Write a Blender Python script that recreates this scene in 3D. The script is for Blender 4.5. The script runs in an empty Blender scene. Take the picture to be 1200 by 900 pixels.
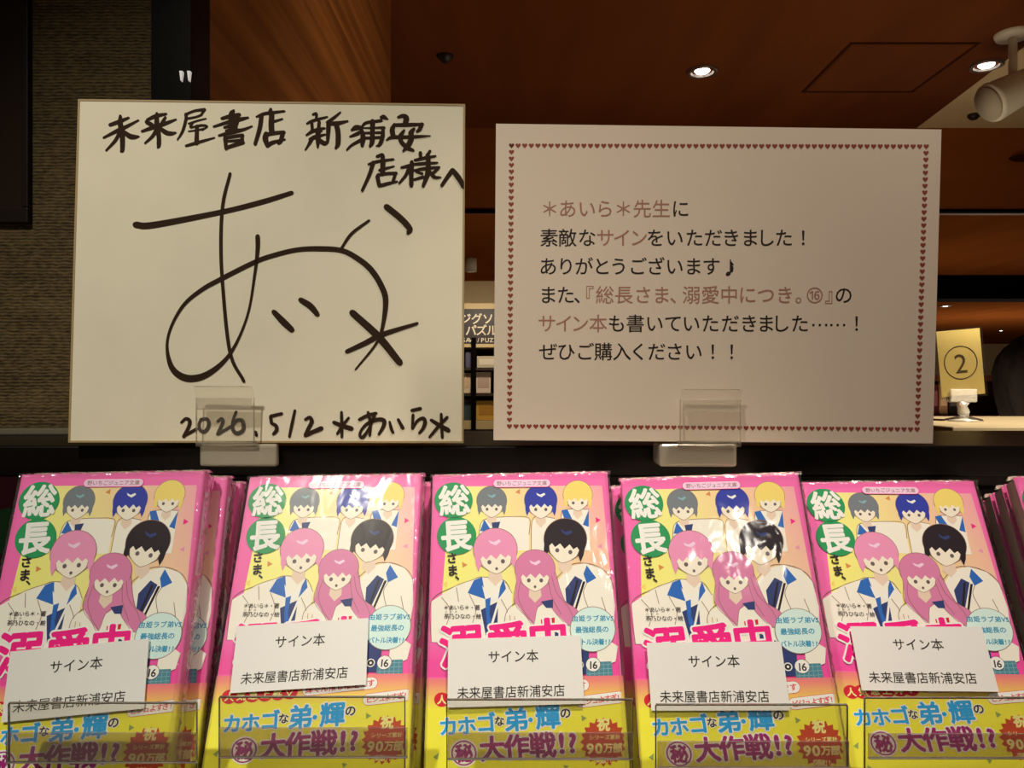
import bpy, bmesh, math, random
from mathutils import Matrix, Vector

S = bpy.context.scene
COL = S.collection
EYE = 1.45                      # camera height above the shop floor (m)
F = 900.0                       # focal length in pixels of the 1200 x 900 frame

# ------------------------------------------------------------------ camera
cd = bpy.data.cameras.new('camera'); cam = bpy.data.objects.new('camera', cd); COL.objects.link(cam)
cd.sensor_fit = 'HORIZONTAL'; cd.sensor_width = 36.0; cd.lens = 36.0 * F / 1200.0
cd.clip_start = 0.01; cd.clip_end = 60
cam.location = (0, 0, EYE); cam.rotation_euler = (math.radians(90), 0, 0)
S.camera = cam

# ------------------------------------------------------------------ world, lights, exposure
S.view_settings.view_transform = 'Standard'; S.view_settings.look = 'None'
S.view_settings.gamma = 1.0; S.view_settings.exposure = 0.0
S.view_settings.use_curve_mapping = False
W = bpy.data.worlds.new('shop_ambient'); S.world = W; W.use_nodes = True
bg = W.node_tree.nodes['Background']; bg.inputs['Color'].default_value = (1.0, 0.74, 0.5, 1); bg.inputs['Strength'].default_value = 0.08

def spot(name, loc, target, power, color, size, blend, radius):
    l = bpy.data.lights.new(name, 'SPOT'); l.energy = power; l.color = color
    l.spot_size = math.radians(size); l.spot_blend = blend; l.shadow_soft_size = radius
    o = bpy.data.objects.new(name, l); COL.objects.link(o)
    o.location = (loc[0], loc[1], loc[2] + EYE)
    d = Vector((target[0] - loc[0], target[1] - loc[1], target[2] - loc[2]))
    o.rotation_euler = d.to_track_quat('-Z', 'Y').to_euler()
    return o
WARM = (1.0, 0.86, 0.66)
spot('ceiling_spot_key', (-0.50, -0.35, 1.02), (-0.27, 0.50, -0.08), 54, (1.0, 0.93, 0.75), 45, 1.0, 0.035)
spot('ceiling_spot_side', (0.32, 0.35, 1.02), (0.19, 0.45, -0.18), 66, (1.0, 0.86, 0.69), 46, 1.0, 0.035)
spot('ceiling_spot_behind', (0.28, -1.02, 1.02), (0.08, 0.47, -0.12), 4, (1.0, 0.9, 0.78), 40, 1.0, 0.03)
spot('ceiling_spot_table', (1.0, 0.75, 1.02), (1.02, 1.4, 0.0), 400, WARM, 50, 1.0, 0.04)
spot('wood_fill_spot', (0.75, 1.1, 1.02), (-0.32, 1.45, 0.55), 15, WARM, 55, 1.0, 0.04)  # unseen spot added to brighten the wood partition
spot('ceiling_spot_back', (-0.2, 4.3, 0.55), (-0.2, 4.95, 0.1), 16, WARM, 110, 1.0, 0.05)
def fill_point(name, loc, power, color, radius=0.08):
    l = bpy.data.lights.new(name, 'POINT'); l.energy = power; l.color = color; l.shadow_soft_size = radius
    o = bpy.data.objects.new(name, l); COL.objects.link(o); o.location = (loc[0], loc[1], loc[2] + EYE)
fill_point('shop_floor_fill', (0.9, 2.0, -0.5), 24, (1.0, 0.82, 0.6), 0.3)  # added fill without a fitting, lifts the brown ceiling and bulkhead
fill_point('mid_room_fill', (2.4, 4.3, -0.5), 11, (1.0, 0.82, 0.6), 0.3)  # added mid-air fill, brightens the low ceiling from below
fill_point('far_room_fill', (5.0, 8.0, -0.6), 40, (1.0, 0.85, 0.7), 0.3)  # unseen mid-air fill for the far room and its ceiling

# ------------------------------------------------------------------ colour helpers
def lin1(c):
    c /= 255.0
    return c / 12.92 if c <= 0.04045 else ((c + 0.055) / 1.055) ** 2.4
REF = [lin1(v) for v in (207, 197, 178)]
def seen(r, g, b):
    """albedo of a print seen as (r,g,b) where white paper reads as REF"""
    return tuple(min(0.92, lin1(v) / REF[i] * 0.84) for i, v in enumerate((r, g, b)))
def lin(r, g, b): return tuple(lin1(v) for v in (r, g, b))

MATS = {}
def mat(name, rgb, rough=0.5, spec=0.4, metal=0.0, emit=None, strength=0.0, film=False):
    if name in MATS: return MATS[name]
    m = bpy.data.materials.new(name); m.use_nodes = True
    nt = m.node_tree; p = nt.nodes['Principled BSDF']
    p.inputs['Base Color'].default_value = (*rgb, 1); p.inputs['Roughness'].default_value = rough
    p.inputs['Specular IOR Level'].default_value = spec; p.inputs['Metallic'].default_value = metal
    if emit:
        p.inputs['Emission Color'].default_value = (*emit, 1); p.inputs['Emission Strength'].default_value = strength
    if film: film_gloss(nt, p)
    MATS[name] = m
    return m
def film_gloss(nt, p):
    """clear shrink film lying on the print: a thin wrinkled coat"""
    tc = nt.nodes.new('ShaderNodeTexCoord'); mp = nt.nodes.new('ShaderNodeMapping')
    mp.inputs['Rotation'].default_value = (0, math.radians(28), 0); mp.inputs['Scale'].default_value = (1.0, 1.0, 0.55)
    n = nt.nodes.new('ShaderNodeTexNoise'); n.inputs['Scale'].default_value = 55; n.inputs['Detail'].default_value = 2.0
    n.inputs['Distortion'].default_value = 0.6
    b = nt.nodes.new('ShaderNodeBump'); b.inputs['Strength'].default_value = 0.22; b.inputs['Distance'].default_value = 0.004
    oi = nt.nodes.new('ShaderNodeObjectInfo'); ad = nt.nodes.new('ShaderNodeVectorMath'); ad.operation = 'ADD'
    nt.links.new(tc.outputs['Object'], ad.inputs[0]); nt.links.new(oi.outputs['Location'], ad.inputs[1])
    nt.links.new(ad.outputs[0], mp.inputs['Vector']); nt.links.new(mp.outputs['Vector'], n.inputs['Vector'])
    nt.links.new(n.outputs['Fac'], b.inputs['Height'])
    nt.links.new(b.outputs['Normal'], p.inputs['Coat Normal'])
    p.inputs['Coat Weight'].default_value = 0.7; p.inputs['Coat Roughness'].default_value = 0.09
    p.inputs['Coat IOR'].default_value = 1.45
def clear(name, tint, gloss=0.12, diffuse=0.0, dcol=(0.8, 0.78, 0.7), rough=0.08, bump=0.0, ior=1.22):
    """clear plastic: see-through with a Fresnel reflection and a little haze"""
    if name in MATS: return MATS[name]
    m = bpy.data.materials.new(name); m.use_nodes = True; nt = m.node_tree; nt.nodes.clear()
    out = nt.nodes.new('ShaderNodeOutputMaterial')
    tr = nt.nodes.new('ShaderNodeBsdfTransparent'); tr.inputs['Color'].default_value = (*tint, 1)
    gl = nt.nodes.new('ShaderNodeBsdfGlossy'); gl.inputs['Roughness'].default_value = rough
    df = nt.nodes.new('ShaderNodeBsdfDiffuse'); df.inputs['Color'].default_value = (*dcol, 1)
    m1 = nt.nodes.new('ShaderNodeMixShader'); m1.inputs['Fac'].default_value = diffuse
    nt.links.new(tr.outputs[0], m1.inputs[1]); nt.links.new(df.outputs[0], m1.inputs[2])
    lw = nt.nodes.new('ShaderNodeFresnel'); lw.inputs['IOR'].default_value = ior
    ad = nt.nodes.new('ShaderNodeMath'); ad.operation = 'MULTIPLY_ADD'; ad.use_clamp = True
    ad.inputs[1].default_value = 0.8; ad.inputs[2].default_value = gloss * 0.3
    nt.links.new(lw.outputs[0], ad.inputs[0])
    m2 = nt.nodes.new('ShaderNodeMixShader')
    nt.links.new(ad.outputs[0], m2.inputs['Fac']); nt.links.new(m1.outputs[0], m2.inputs[1]); nt.links.new(gl.outputs[0], m2.inputs[2])
    if bump:
        tc = nt.nodes.new('ShaderNodeTexCoord'); n = nt.nodes.new('ShaderNodeTexNoise'); n.inputs['Scale'].default_value = 160
        b = nt.nodes.new('ShaderNodeBump'); b.inputs['Strength'].default_value = bump; b.inputs['Distance'].default_value = 0.003
        nt.links.new(tc.outputs['Object'], n.inputs['Vector']); nt.links.new(n.outputs['Fac'], b.inputs['Height'])
        nt.links.new(b.outputs['Normal'], gl.inputs['Normal'])
    nt.links.new(m2.outputs[0], out.inputs['Surface'])
    MATS[name] = m
    return m

# ------------------------------------------------------------------ mesh builder
class MB:
    def __init__(s): s.v = []; s.f = []; s.mi = []; s.mats = []; s.uv = {}
    def slot(s, m):
        if m not in s.mats: s.mats.append(m)
        return s.mats.index(m)
    def add(s, vs, fs, m):
        k = len(s.v); s.v += [tuple(p) for p in vs]; i = s.slot(m)
        for f in fs: s.f.append(tuple(a + k for a in f)); s.mi.append(i)
    def box(s, a, b, m, M=None):
        (x0, y0, z0), (x1, y1, z1) = a, b
        vs = [Vector(p) for p in ((x0,y0,z0),(x1,y0,z0),(x1,y1,z0),(x0,y1,z0),(x0,y0,z1),(x1,y0,z1),(x1,y1,z1),(x0,y1,z1))]
        if M: vs = [M @ p for p in vs]
        s.add(vs, [(0,3,2,1),(4,5,6,7),(0,1,5,4),(1,2,6,5),(2,3,7,6),(3,0,4,7)], m)
    def prism(s, prof, x0, x1, m, axis='x'):
        """closed profile in the other two axes, extruded along axis"""
        n = len(prof)
        def P(a, b, t): return {'x': (t, a, b), 'z': (a, b, t), 'y': (a, t, b)}[axis]
        vs = [P(a, b, x0) for a, b in prof] + [P(a, b, x1) for a, b in prof]
        fs = [tuple(range(n)), tuple(range(2*n-1, n-1, -1))] + [(i, i+n, (i+1) % n + n, (i+1) % n) for i in range(n)]
        s.add(vs, fs, m)
    def tube(s, pts, radii, m, seg=14, cap=True):
        pts = [Vector(p) for p in pts]; vs = []
        for i, p in enumerate(pts):
            d = (pts[min(i+1, len(pts)-1)] - pts[max(i-1, 0)]).normalized()
            a = d.orthogonal().normalized() if i == 0 else (prev - d * prev.dot(d)).normalized()
            prev = a; b = d.cross(a)
            for k in range(seg):
                t = 2 * math.pi * k / seg; vs.append(p + (a * math.cos(t) + b * math.sin(t)) * radii[i])
        fs = [(i*seg+k, i*seg+(k+1) % seg, (i+1)*seg+(k+1) % seg, (i+1)*seg+k) for i in range(len(pts)-1) for k in range(seg)]
        if cap: fs += [tuple(range(seg-1, -1, -1)), tuple(range((len(pts)-1)*seg, len(pts)*seg))]
        s.add(vs, fs, m)
    def lathe(s, prof, c, m, seg=28):
        """(r,z) profile about a vertical axis at c"""
        vs = [(c[0] + r*math.cos(2*math.pi*k/seg), c[1] + r*math.sin(2*math.pi*k/seg), c[2] + z) for r, z in prof for k in range(seg)]
        fs = [(i*seg+k, i*seg+(k+1) % seg, (i+1)*seg+(k+1) % seg, (i+1)*seg+k) for i in range(len(prof)-1) for k in range(seg)]
        s.add(vs, fs, m)
    def build(s, name, parent=None, smooth=False, bevel=0.0, loc=None, seg=2):
        me = bpy.data.meshes.new(name); me.from_pydata(s.v, [], s.f)
        for m in s.mats: me.materials.append(m)
        me.polygons.foreach_set('material_index', s.mi)
        if smooth: me.polygons.foreach_set('use_smooth', [True] * len(me.polygons))
        me.update()
        o = bpy.data.objects.new(name, me); COL.objects.link(o)
        if parent: o.parent = parent
        if loc: o.location = loc
        if bevel:
            b = o.modifiers.new('bevel', 'BEVEL'); b.width = bevel; b.segments = seg; b.limit_method = 'ANGLE'
        return o

def tag(o, label=None, cat=None, group=None, kind=None):
    if label: o['label'] = label
    if cat: o['category'] = cat
    if group: o['group'] = group
    if kind: o['kind'] = kind
    return o
def empty(name, loc, rot=(0, 0, 0), **k):
    o = bpy.data.objects.new(name, None); COL.objects.link(o); o.empty_display_size = 0.02
    o.location = loc; o.rotation_euler = rot
    return tag(o, **k)
def at(px, py, Y):
    """point of the place seen at a pixel of the photograph, Y metres ahead"""
    return Vector(((px - 600) / F * Y, Y, EYE + (450 - py) / F * Y))

# ------------------------------------------------------------------ planes of the flat things (axis-angle + position, eye-relative)
def rotm(w):
    v = Vector(w); a = v.length
    return Matrix.Rotation(a, 3, v.normalized()) if a > 1e-9 else Matrix.Identity(3)
def unproj(pose, px, py):
    """pixel -> local (x, z) on the plane of a flat thing"""
    R = rotm(pose[:3]); t = Vector(pose[3:]); d = Vector(((px - 600) / F, 1.0, (450 - py) / F))
    n = R.col[1]; s = n.dot(t) / n.dot(d); q = R.transposed() @ (d * s - t)
    return q.x, q.z
def place(o, pose, shift=(0, 0, 0)):
    R = rotm(pose[:3]); t = Vector(pose[3:]) + R @ Vector(shift)
    o.matrix_world = Matrix.Translation((t.x, t.y, t.z + EYE)) @ R.to_4x4()
BOARD = (-0.0468, 0.00254, 0.02709, -0.17044, 0.53488, -0.04093)
SHEET = (0.03432, 0.00861, 0.01347, 0.13605, 0.51727, -0.0389)
BOOKS = {1: (-0.36004, -0.02027, 0.00846, -0.30062, 0.47132, -0.05563),
         2: (-0.49652, -0.01526, -0.02587, -0.17011, 0.49875, -0.06057),
         3: (-0.4327, -0.01893, -0.01725, -0.05081, 0.49218, -0.05879),
         4: (-0.43038, -0.02822, -0.10102, 0.07049, 0.49823, -0.06185),
         5: (-0.50425, 0.00441, -0.09569, 0.19591, 0.52114, -0.06671)}

# ------------------------------------------------------------------ lettering
GLY = {}
tcur = bpy.data.curves.new('glyph_source', 'FONT'); tcur.size = 1.0; tcur.resolution_u = 3
tobj = bpy.data.objects.new('glyph_source', tcur); COL.objects.link(tobj)
def glyph(ch, bold=0.0):
    k = (ch, bold)
    if k not in GLY:
        tcur.body = ch; tcur.offset = bold
        dg = bpy.context.evaluated_depsgraph_get(); dg.update()
        me = bpy.data.meshes.new_from_object(tobj.evaluated_get(dg))
        vs = [(v.co.x, v.co.y) for v in me.vertices]; fs = [tuple(p.vertices) for p in me.polygons]
        bpy.data.meshes.remove(me)
        dx = 0.0
        if vs and (ch.isascii() or ch in '！？♪・♡'):
            dx = 0.5 - (min(v[0] for v in vs) + max(v[0] for v in vs)) / 2
        GLY[k] = ([(x + dx, y) for x, y in vs], fs)
    return GLY[k]
def put(mb, m, ch, cx, cy, sx, sy, f, y, bold=0.0, rot=0.0, shear=0.0):
    """one character whose em box is centred on (cx,cy); y-down units mapped by f -> local x,z.
    bold thickens the strokes by laying the outline again round a small circle"""
    vs, fs = glyph(ch); ca, sa = math.cos(math.radians(rot)), math.sin(math.radians(rot))
    n = 0 if bold <= 0 else (4 if bold < 0.012 else 6 if bold < 0.03 else 9 if bold < 0.06 else 14)
    for k in range(max(1, n)):
        ox = bold*math.cos(2*math.pi*(k + .25)/n) if n else 0.0; oy = bold*math.sin(2*math.pi*(k + .25)/n) if n else 0.0
        out = []
        for x, yy in vs:
            a = (x + ox - 0.5) * sx; b = -(yy + oy - 0.38) * sy; a += shear * b
            q = f(cx + a * ca - b * sa, cy + a * sa + b * ca); out.append((q[0], y - 1.0e-7*k, q[1]))
        mb.add(out, fs, m)
def row(mb, m, txt, x0, x1, y0, y1, s, f, y, bold=0.0, rot=0.0, sy=None):
    """a line of characters, first centred on (x0,y0), last on (x1,y1); half-width ones take half a step"""
    adv = [0.55 if c.isascii() else 1.0 for c in txt]; pos = [0.0]
    for i in range(1, len(txt)): pos.append(pos[-1] + (adv[i-1] + adv[i])/2)
    for i, ch in enumerate(txt):
        t = pos[i] / max(0.01, pos[-1])
        if ch != ' ': put(mb, m, ch, x0 + (x1 - x0) * t, y0 + (y1 - y0) * t, s, sy or s, f, y, bold, rot)
def poly(mb, m, pts, f, y):
    q = [f(*p) for p in pts]
    mb.add([(a, y, b) for a, b in q], [tuple(range(len(q)))], m)
def ell(cx, cy, rx, ry, n=36, a0=0, a1=360, rot=0):
    c, s = math.cos(math.radians(rot)), math.sin(math.radians(rot)); r = []
    for i in range(n + (1 if a1 - a0 < 360 else 0)):
        t = math.radians(a0 + (a1 - a0) * i / n); x, z = rx * math.cos(t), ry * math.sin(t)
        r.append((cx + x*c - z*s, cy + x*s + z*c))
    return r
def spline(p, n=8):
    if len(p) < 3: return [tuple(a + (b - a) * i / n for a, b in zip(p[0], p[1])) for i in range(n + 1)]
    out = []
    q = [tuple(2*a - b for a, b in zip(p[0], p[1]))] + list(p) + [tuple(2*a - b for a, b in zip(p[-1], p[-2]))]
    for i in range(1, len(q) - 2):
        for k in range(n):
            t = k / n; r = []
            for a, b, c, d in zip(q[i-1], q[i], q[i+1], q[i+2]):
                r.append(0.5 * (2*b + (c - a)*t + (2*a - 5*b + 4*c - d)*t*t + (3*b - a - 3*c + d)*t**3))
            out.append(tuple(r))
    return out + [tuple(p[-1])]
def stroke(mb, m, pts, f, y):
    """brush stroke through (x, y, width) points with rounded ends"""
    p = spline(pts); L, R = [], []
    for i, (x, yy, w) in enumerate(p):
        a, b = p[max(0, i-1)], p[min(len(p)-1, i+1)]
        dx, dy = b[0] - a[0], b[1] - a[1]; l = math.hypot(dx, dy) or 1.0
        w = max(w, 0.5) / 2; L.append((x - dy/l*w, yy + dx/l*w)); R.append((x + dy/l*w, yy - dx/l*w))
    def cap(q, d):
        x, yy, w = q; a = math.atan2(d[1], d[0])
        return [(x + w/2*math.cos(a + math.pi*(k/8 - .5)), yy + w/2*math.sin(a + math.pi*(k/8 - .5))) for k in range(9)]
    vs = [f(*q) for q in L] + [f(*q) for q in R]; n = len(L)
    mb.add([(a, y, b) for a, b in vs], [(i, i+1, n+i+1, n+i) for i in range(n-1)], m)
    for q, a, b in ((p[0], p[1], p[0]), (p[-1], p[-2], p[-1])):
        poly(mb, m, cap((q[0], q[1], q[2] * 0.9), (b[0]-a[0], b[1]-a[1])), f, y)

# ================================================================== SETTING
def noise_mat(name, c0, c1, scale, stretch, rough=0.5, spec=0.3, bump=0.0, distort=0.0, detail=4):
    m = bpy.data.materials.new(name); m.use_nodes = True; nt = m.node_tree; p = nt.nodes['Principled BSDF']
    tc = nt.nodes.new('ShaderNodeTexCoord'); mp = nt.nodes.new('ShaderNodeMapping'); mp.inputs['Scale'].default_value = stretch
    n = nt.nodes.new('ShaderNodeTexNoise'); n.inputs['Scale'].default_value = scale; n.inputs['Detail'].default_value = detail
    n.inputs['Distortion'].default_value = distort
    r = nt.nodes.new('ShaderNodeValToRGB'); r.color_ramp.elements[0].color = (*c0, 1); r.color_ramp.elements[1].color = (*c1, 1)
    r.color_ramp.elements[0].position = 0.32; r.color_ramp.elements[1].position = 0.68
    nt.links.new(tc.outputs['Object'], mp.inputs['Vector']); nt.links.new(mp.outputs['Vector'], n.inputs['Vector'])
    nt.links.new(n.outputs['Fac'], r.inputs['Fac']); nt.links.new(r.outputs['Color'], p.inputs['Base Color'])
    p.inputs['Roughness'].default_value = rough; p.inputs['Specular IOR Level'].default_value = spec
    if bump:
        b = nt.nodes.new('ShaderNodeBump'); b.inputs['Strength'].default_value = bump; b.inputs['Distance'].default_value = 0.002
        nt.links.new(n.outputs['Fac'], b.inputs['Height']); nt.links.new(b.outputs['Normal'], p.inputs['Normal'])
    return m
def fabric_mat():
    """coarse woven wallpaper: uneven horizontal ribs broken by slubs"""
    m = bpy.data.materials.new('woven_wallpaper'); m.use_nodes = True; nt = m.node_tree; p = nt.nodes['Principled BSDF']
    N, Lk = nt.nodes.new, nt.links.new
    tc = N('ShaderNodeTexCoord')
    wv = N('ShaderNodeTexWave'); wv.wave_type = 'BANDS'; wv.bands_direction = 'Z'; wv.inputs['Scale'].default_value = 105
    wv.inputs['Distortion'].default_value = 2.6; wv.inputs['Detail'].default_value = 2; wv.inputs['Detail Scale'].default_value = 1.4
    Lk(tc.outputs['Object'], wv.inputs['Vector'])
    mp = N('ShaderNodeMapping'); mp.inputs['Scale'].default_value = (170, 1, 480); n2 = N('ShaderNodeTexNoise'); n2.inputs['Scale'].default_value = 1.0; n2.inputs['Detail'].default_value = 2
    Lk(tc.outputs['Object'], mp.inputs['Vector']); Lk(mp.outputs['Vector'], n2.inputs['Vector'])
    mp3 = N('ShaderNodeMapping'); mp3.inputs['Scale'].default_value = (8, 1, 55); n3 = N('ShaderNodeTexNoise'); n3.inputs['Scale'].default_value = 1.0; n3.inputs['Detail'].default_value = 3
    Lk(tc.outputs['Object'], mp3.inputs['Vector']); Lk(mp3.outputs['Vector'], n3.inputs['Vector'])
    a = N('ShaderNodeMath'); a.operation = 'MULTIPLY_ADD'; a.inputs[1].default_value = 0.30; Lk(wv.outputs['Fac'], a.inputs[0])
    b1 = N('ShaderNodeMath'); b1.operation = 'MULTIPLY_ADD'; b1.inputs[1].default_value = 0.75; b1.inputs[2].default_value = -0.18; Lk(n2.outputs['Fac'], b1.inputs[0]); Lk(b1.outputs[0], a.inputs[2])
    c = N('ShaderNodeMath'); c.operation = 'MULTIPLY_ADD'; c.inputs[1].default_value = 0.35; Lk(n3.outputs['Fac'], c.inputs[0]); Lk(a.outputs[0], c.inputs[2])
    r = N('ShaderNodeValToRGB'); r.color_ramp.elements[0].position = 0.30; r.color_ramp.elements[1].position = 0.82
    r.color_ramp.elements[0].color = (*lin(48, 38, 24), 1); r.color_ramp.elements[1].color = (*lin(118, 99, 66), 1)
    Lk(c.outputs[0], r.inputs['Fac']); Lk(r.outputs['Color'], p.inputs['Base Color'])
    b = N('ShaderNodeBump'); b.inputs['Strength'].default_value = 0.45; b.inputs['Distance'].default_value = 0.001
    Lk(a.outputs[0], b.inputs['Height']); Lk(b.outputs['Normal'], p.inputs['Normal'])
    p.inputs['Roughness'].default_value = 0.75; p.inputs['Specular IOR Level'].default_value = 0.2
    return m
CEIL = 1.05
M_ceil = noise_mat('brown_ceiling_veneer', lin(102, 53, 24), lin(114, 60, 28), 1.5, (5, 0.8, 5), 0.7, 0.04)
M_bulk = noise_mat('brown_wall_veneer', lin(140, 75, 28), lin(152, 84, 34), 1.5, (0.8, 5, 6), 0.55, 0.15)
M_wood = noise_mat('wood_grain_panel', lin(110, 62, 26), lin(150, 92, 42), 2.2, (1, 0.5, 17), 0.4, 0.2, distort=0.5, detail=9)
M_beige = mat('beige_plaster', lin(222, 198, 152), 0.8, 0.2)
M_black = mat('black_gloss_trim', lin(8, 7, 7), 0.3, 0.15)
M_dark = mat('black_matte_panel', lin(12, 8, 7), 0.9, 0.03)
M_floor = noise_mat('dark_shop_floor', lin(92, 66, 46), lin(120, 88, 62), 3, (1, 1, 1), 0.4, 0.4)

def slab(name, a, b, m, **k):
    mb = MB(); mb.box((a[0], a[1], a[2] + EYE), (b[0], b[1], b[2] + EYE), m)
    o = mb.build(name); tag(o, kind='structure'); return o
slab('floor', (-2.6, -2.5, -1.55), (13, 14, -1.45), M_floor)
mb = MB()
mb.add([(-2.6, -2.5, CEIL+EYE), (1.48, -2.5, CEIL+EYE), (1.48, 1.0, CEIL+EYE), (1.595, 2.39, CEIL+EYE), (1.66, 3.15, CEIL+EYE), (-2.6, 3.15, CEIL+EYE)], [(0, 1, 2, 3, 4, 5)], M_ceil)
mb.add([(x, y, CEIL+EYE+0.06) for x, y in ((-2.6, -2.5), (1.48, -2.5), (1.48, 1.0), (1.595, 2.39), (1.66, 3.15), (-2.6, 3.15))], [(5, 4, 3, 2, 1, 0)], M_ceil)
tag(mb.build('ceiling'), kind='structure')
mb = MB()
mb.prism([(1.48, -2.5), (4.5, -2.5), (4.5, 3.15), (1.66, 3.15), (1.595, 2.39), (1.48, 1.0)], CEIL+EYE, CEIL+EYE+0.06, M_beige, 'z')
tag(mb.build('ceiling_beige'), kind='structure')
slab('wall_bulkhead', (-2.6, 3.15, 0.71), (13, 3.23, CEIL + 0.06), M_bulk)
slab('trim_1', (-2.6, 3.143, 0.704), (13, 3.17, 0.716), M_dark)
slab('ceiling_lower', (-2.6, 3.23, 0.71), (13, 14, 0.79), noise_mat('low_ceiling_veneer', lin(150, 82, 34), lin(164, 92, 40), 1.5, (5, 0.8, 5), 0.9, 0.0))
slab('trim_2', (0.75, 5.0, 0.555), (13, 5.2, 0.71), M_dark)
slab('wall_back', (-2.6, 5.3, -1.45), (0.75, 5.38, 0.71), M_beige)
slab('wall_far', (0.75, 13.6, -1.45), (13, 13.7, 0.71), M_beige)
FAB = fabric_mat()
slab('wall_left', (-1.6, 0.72, -1.45), (-0.336, 0.80, CEIL), FAB)
slab('wall_partition', (-0.352, 0.7605, -1.45), (-0.312, 1.977, CEIL), M_wood)
slab('trim_3', (-0.336, 0.715, -1.45), (-0.2992, 0.7605, CEIL), M_black)

# ================================================================== CEILING FITTINGS
M_ring = mat('dark_bronze_ring', lin(120, 96, 84), 0.35, 0.5, 0.6)
M_refl = mat('bright_reflector', lin(235, 228, 220), 0.25, 0.5, 0.7)
M_lamp = mat('lit_lamp', (1, 1, 1), emit=(1.0, 0.95, 0.88), strength=9)
def downlight(x, y, z, r, label, group):
    t = empty('downlight', (x, y, z + EYE), label=label, cat='ceiling light', group=group)
    mb = MB(); mb.lathe([(r, 0.0), (r, -0.006), (r*0.86, -0.009), (r*0.74, -0.004), (r*0.74, 0.0)], (0, 0, 0), M_ring); mb.build('trim_ring', t, True)
    mb = MB(); mb.lathe([(r*0.74, -0.003), (r*0.60, 0.014), (r*0.45, 0.02)], (0, 0, -0.004), M_refl); mb.build('reflector', t, True)
    mb = MB(); mb.lathe([(r*0.52, 0.0), (r*0.40, -0.007), (r*0.2, -0.011), (0.0005, -0.012)], (0, 0, 0.002), M_lamp); mb.build('lamp', t, True)
    return t
def ceil_at(px, py, h): 
    Y = h * F / (450 - py); return (px - 600) / F * Y, Y
x, y = ceil_at(823, 83, CEIL); downlight(x, y, CEIL, 0.052, 'lit round downlight in the brown ceiling above the printed notice', 'downlights')
x, y = ceil_at(1156, 76, CEIL); downlight(x, y, CEIL, 0.052, 'lit round downlight at the seam of brown and beige ceiling', 'downlights')
for px, py, lab in ((1108, 358, 'bright far downlight just right of the notice, nearest in the low ceiling'),
                    (1173, 387, 'far downlight above and right of the yellow number sign'),
                    (1196, 399, 'far downlight at the right edge above the dark hair')):
    x, y = ceil_at(px, py, 0.71); downlight(x, y, 0.71, 0.055, lab, 'far downlights')
x, y = ceil_at(522, 65, CEIL)
mb = MB(); mb.lathe([(0.026, 0), (0.026, -0.006), (0.016, -0.016), (0.010, -0.022), (0.0005, -0.024)], (0, 0, 0), mat('dark_brown_plastic', lin(40, 20, 10)))
tag(mb.build('ceiling_sensor', None, True, loc=(x, y, CEIL + EYE)), 'small dark round sensor on the brown ceiling above the autograph board', 'sensor')
x, y = ceil_at(1132, 134, CEIL)
mb = MB(); mb.lathe([(0.022, 0), (0.022, -0.01), (0.012, -0.02), (0.0005, -0.022)], (0, 0, 0), mat('dark_brown_plastic', lin(40, 20, 10)))
tag(mb.build('sprinkler_head', None, True, loc=(x + 0.03, y, CEIL + EYE)), 'small dark sprinkler head on the beige ceiling under the white spotlight', 'sprinkler')
# access hatch
mb = MB(); M_groove = mat('dark_groove', lin(62, 29, 11), 0.8, 0.05)
hx0, hx1, hy0, hy1, g = 1.04, 1.44, 2.36, 2.76, 0.008
t = empty('ceiling_hatch', (1.24, 2.56, CEIL + EYE), label='square access hatch outlined in the brown ceiling at upper right', cat='hatch')
mb.box((-0.19, -0.19, -0.0015), (0.19, 0.19, 0.0), M_ceil); mb.build('hatch_panel', t)
mb = MB()
for a, b in (((-.2, -.2), (.2, -.19)), ((-.2, .19), (.2, .2)), ((-.2, -.19), (-.19, .19)), ((.19, -.19), (.2, .19))):
    mb.box((*a, -0.003), (*b, 0.0), M_groove)
mb.build('hatch_frame', t)
# white adjustable spotlight
t = empty('ceiling_spotlight', (1.50, 2.30, CEIL + EYE), label='white tilted spotlight hanging under the beige ceiling at upper right', cat='spotlight')
M_wh = mat('white_enamel', lin(232, 224, 206), 0.4, 0.4)
mb = MB(); mb.lathe([(0.0005, -0.014), (0.045, -0.014), (0.05, -0.004), (0.05, 0.0)], (0, 0, 0), M_wh); mb.build('mount_plate', t, True)
mb = MB(); mb.tube([(0, 0, -0.012), (0, 0, -0.14)], [0.012, 0.012], M_wh); mb.build('stem', t, True)
mb = MB(); mb.tube([(0.10, 0.0, -0.125), (0.09, 0, -0.13), (0.03, 0, -0.16), (-0.06, 0, -0.205), (-0.07, 0, -0.21)], [0.034, 0.046, 0.05, 0.06, 0.058], M_wh, 24); mb.build('lamp_housing', t, True)
mb = MB(); mb.tube([(-0.0705, 0, -0.2102), (-0.077, 0, -0.2135)], [0.052, 0.052], mat('frosted_front', lin(190, 180, 158), 0.7), 24); mb.build('front_bezel', t, True)
# surface downlight seen in the gap between the signs
x, y = ceil_at(552, 303, 0.71)
t = empty('cylinder_downlight', (x, y, 0.71 + EYE), label='small white cylinder light on the low ceiling between board and notice', cat='ceiling light')
mb = MB(); mb.tube([(0, 0, 0), (0, 0, -0.075)], [0.032, 0.032], M_wh, 20); mb.build('housing', t, True)
mb = MB(); mb.lathe([(0.027, -0.0755), (0.0005, -0.0765)], (0, 0, 0), M_refl); mb.build('lens', t, True)
# dark smudge-like sensor on the bulkhead
mb = MB(); mb.prism([(a[0], a[1]) for a in ell(0, 0, 0.045, 0.013, 20)], -0.02, 0.0, M_groove, 'y')
tag(mb.build('wall_vent', None, loc=at(1195, 186, 3.15)), 'small dark oval vent on the brown bulkhead at right edge', 'vent')
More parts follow.
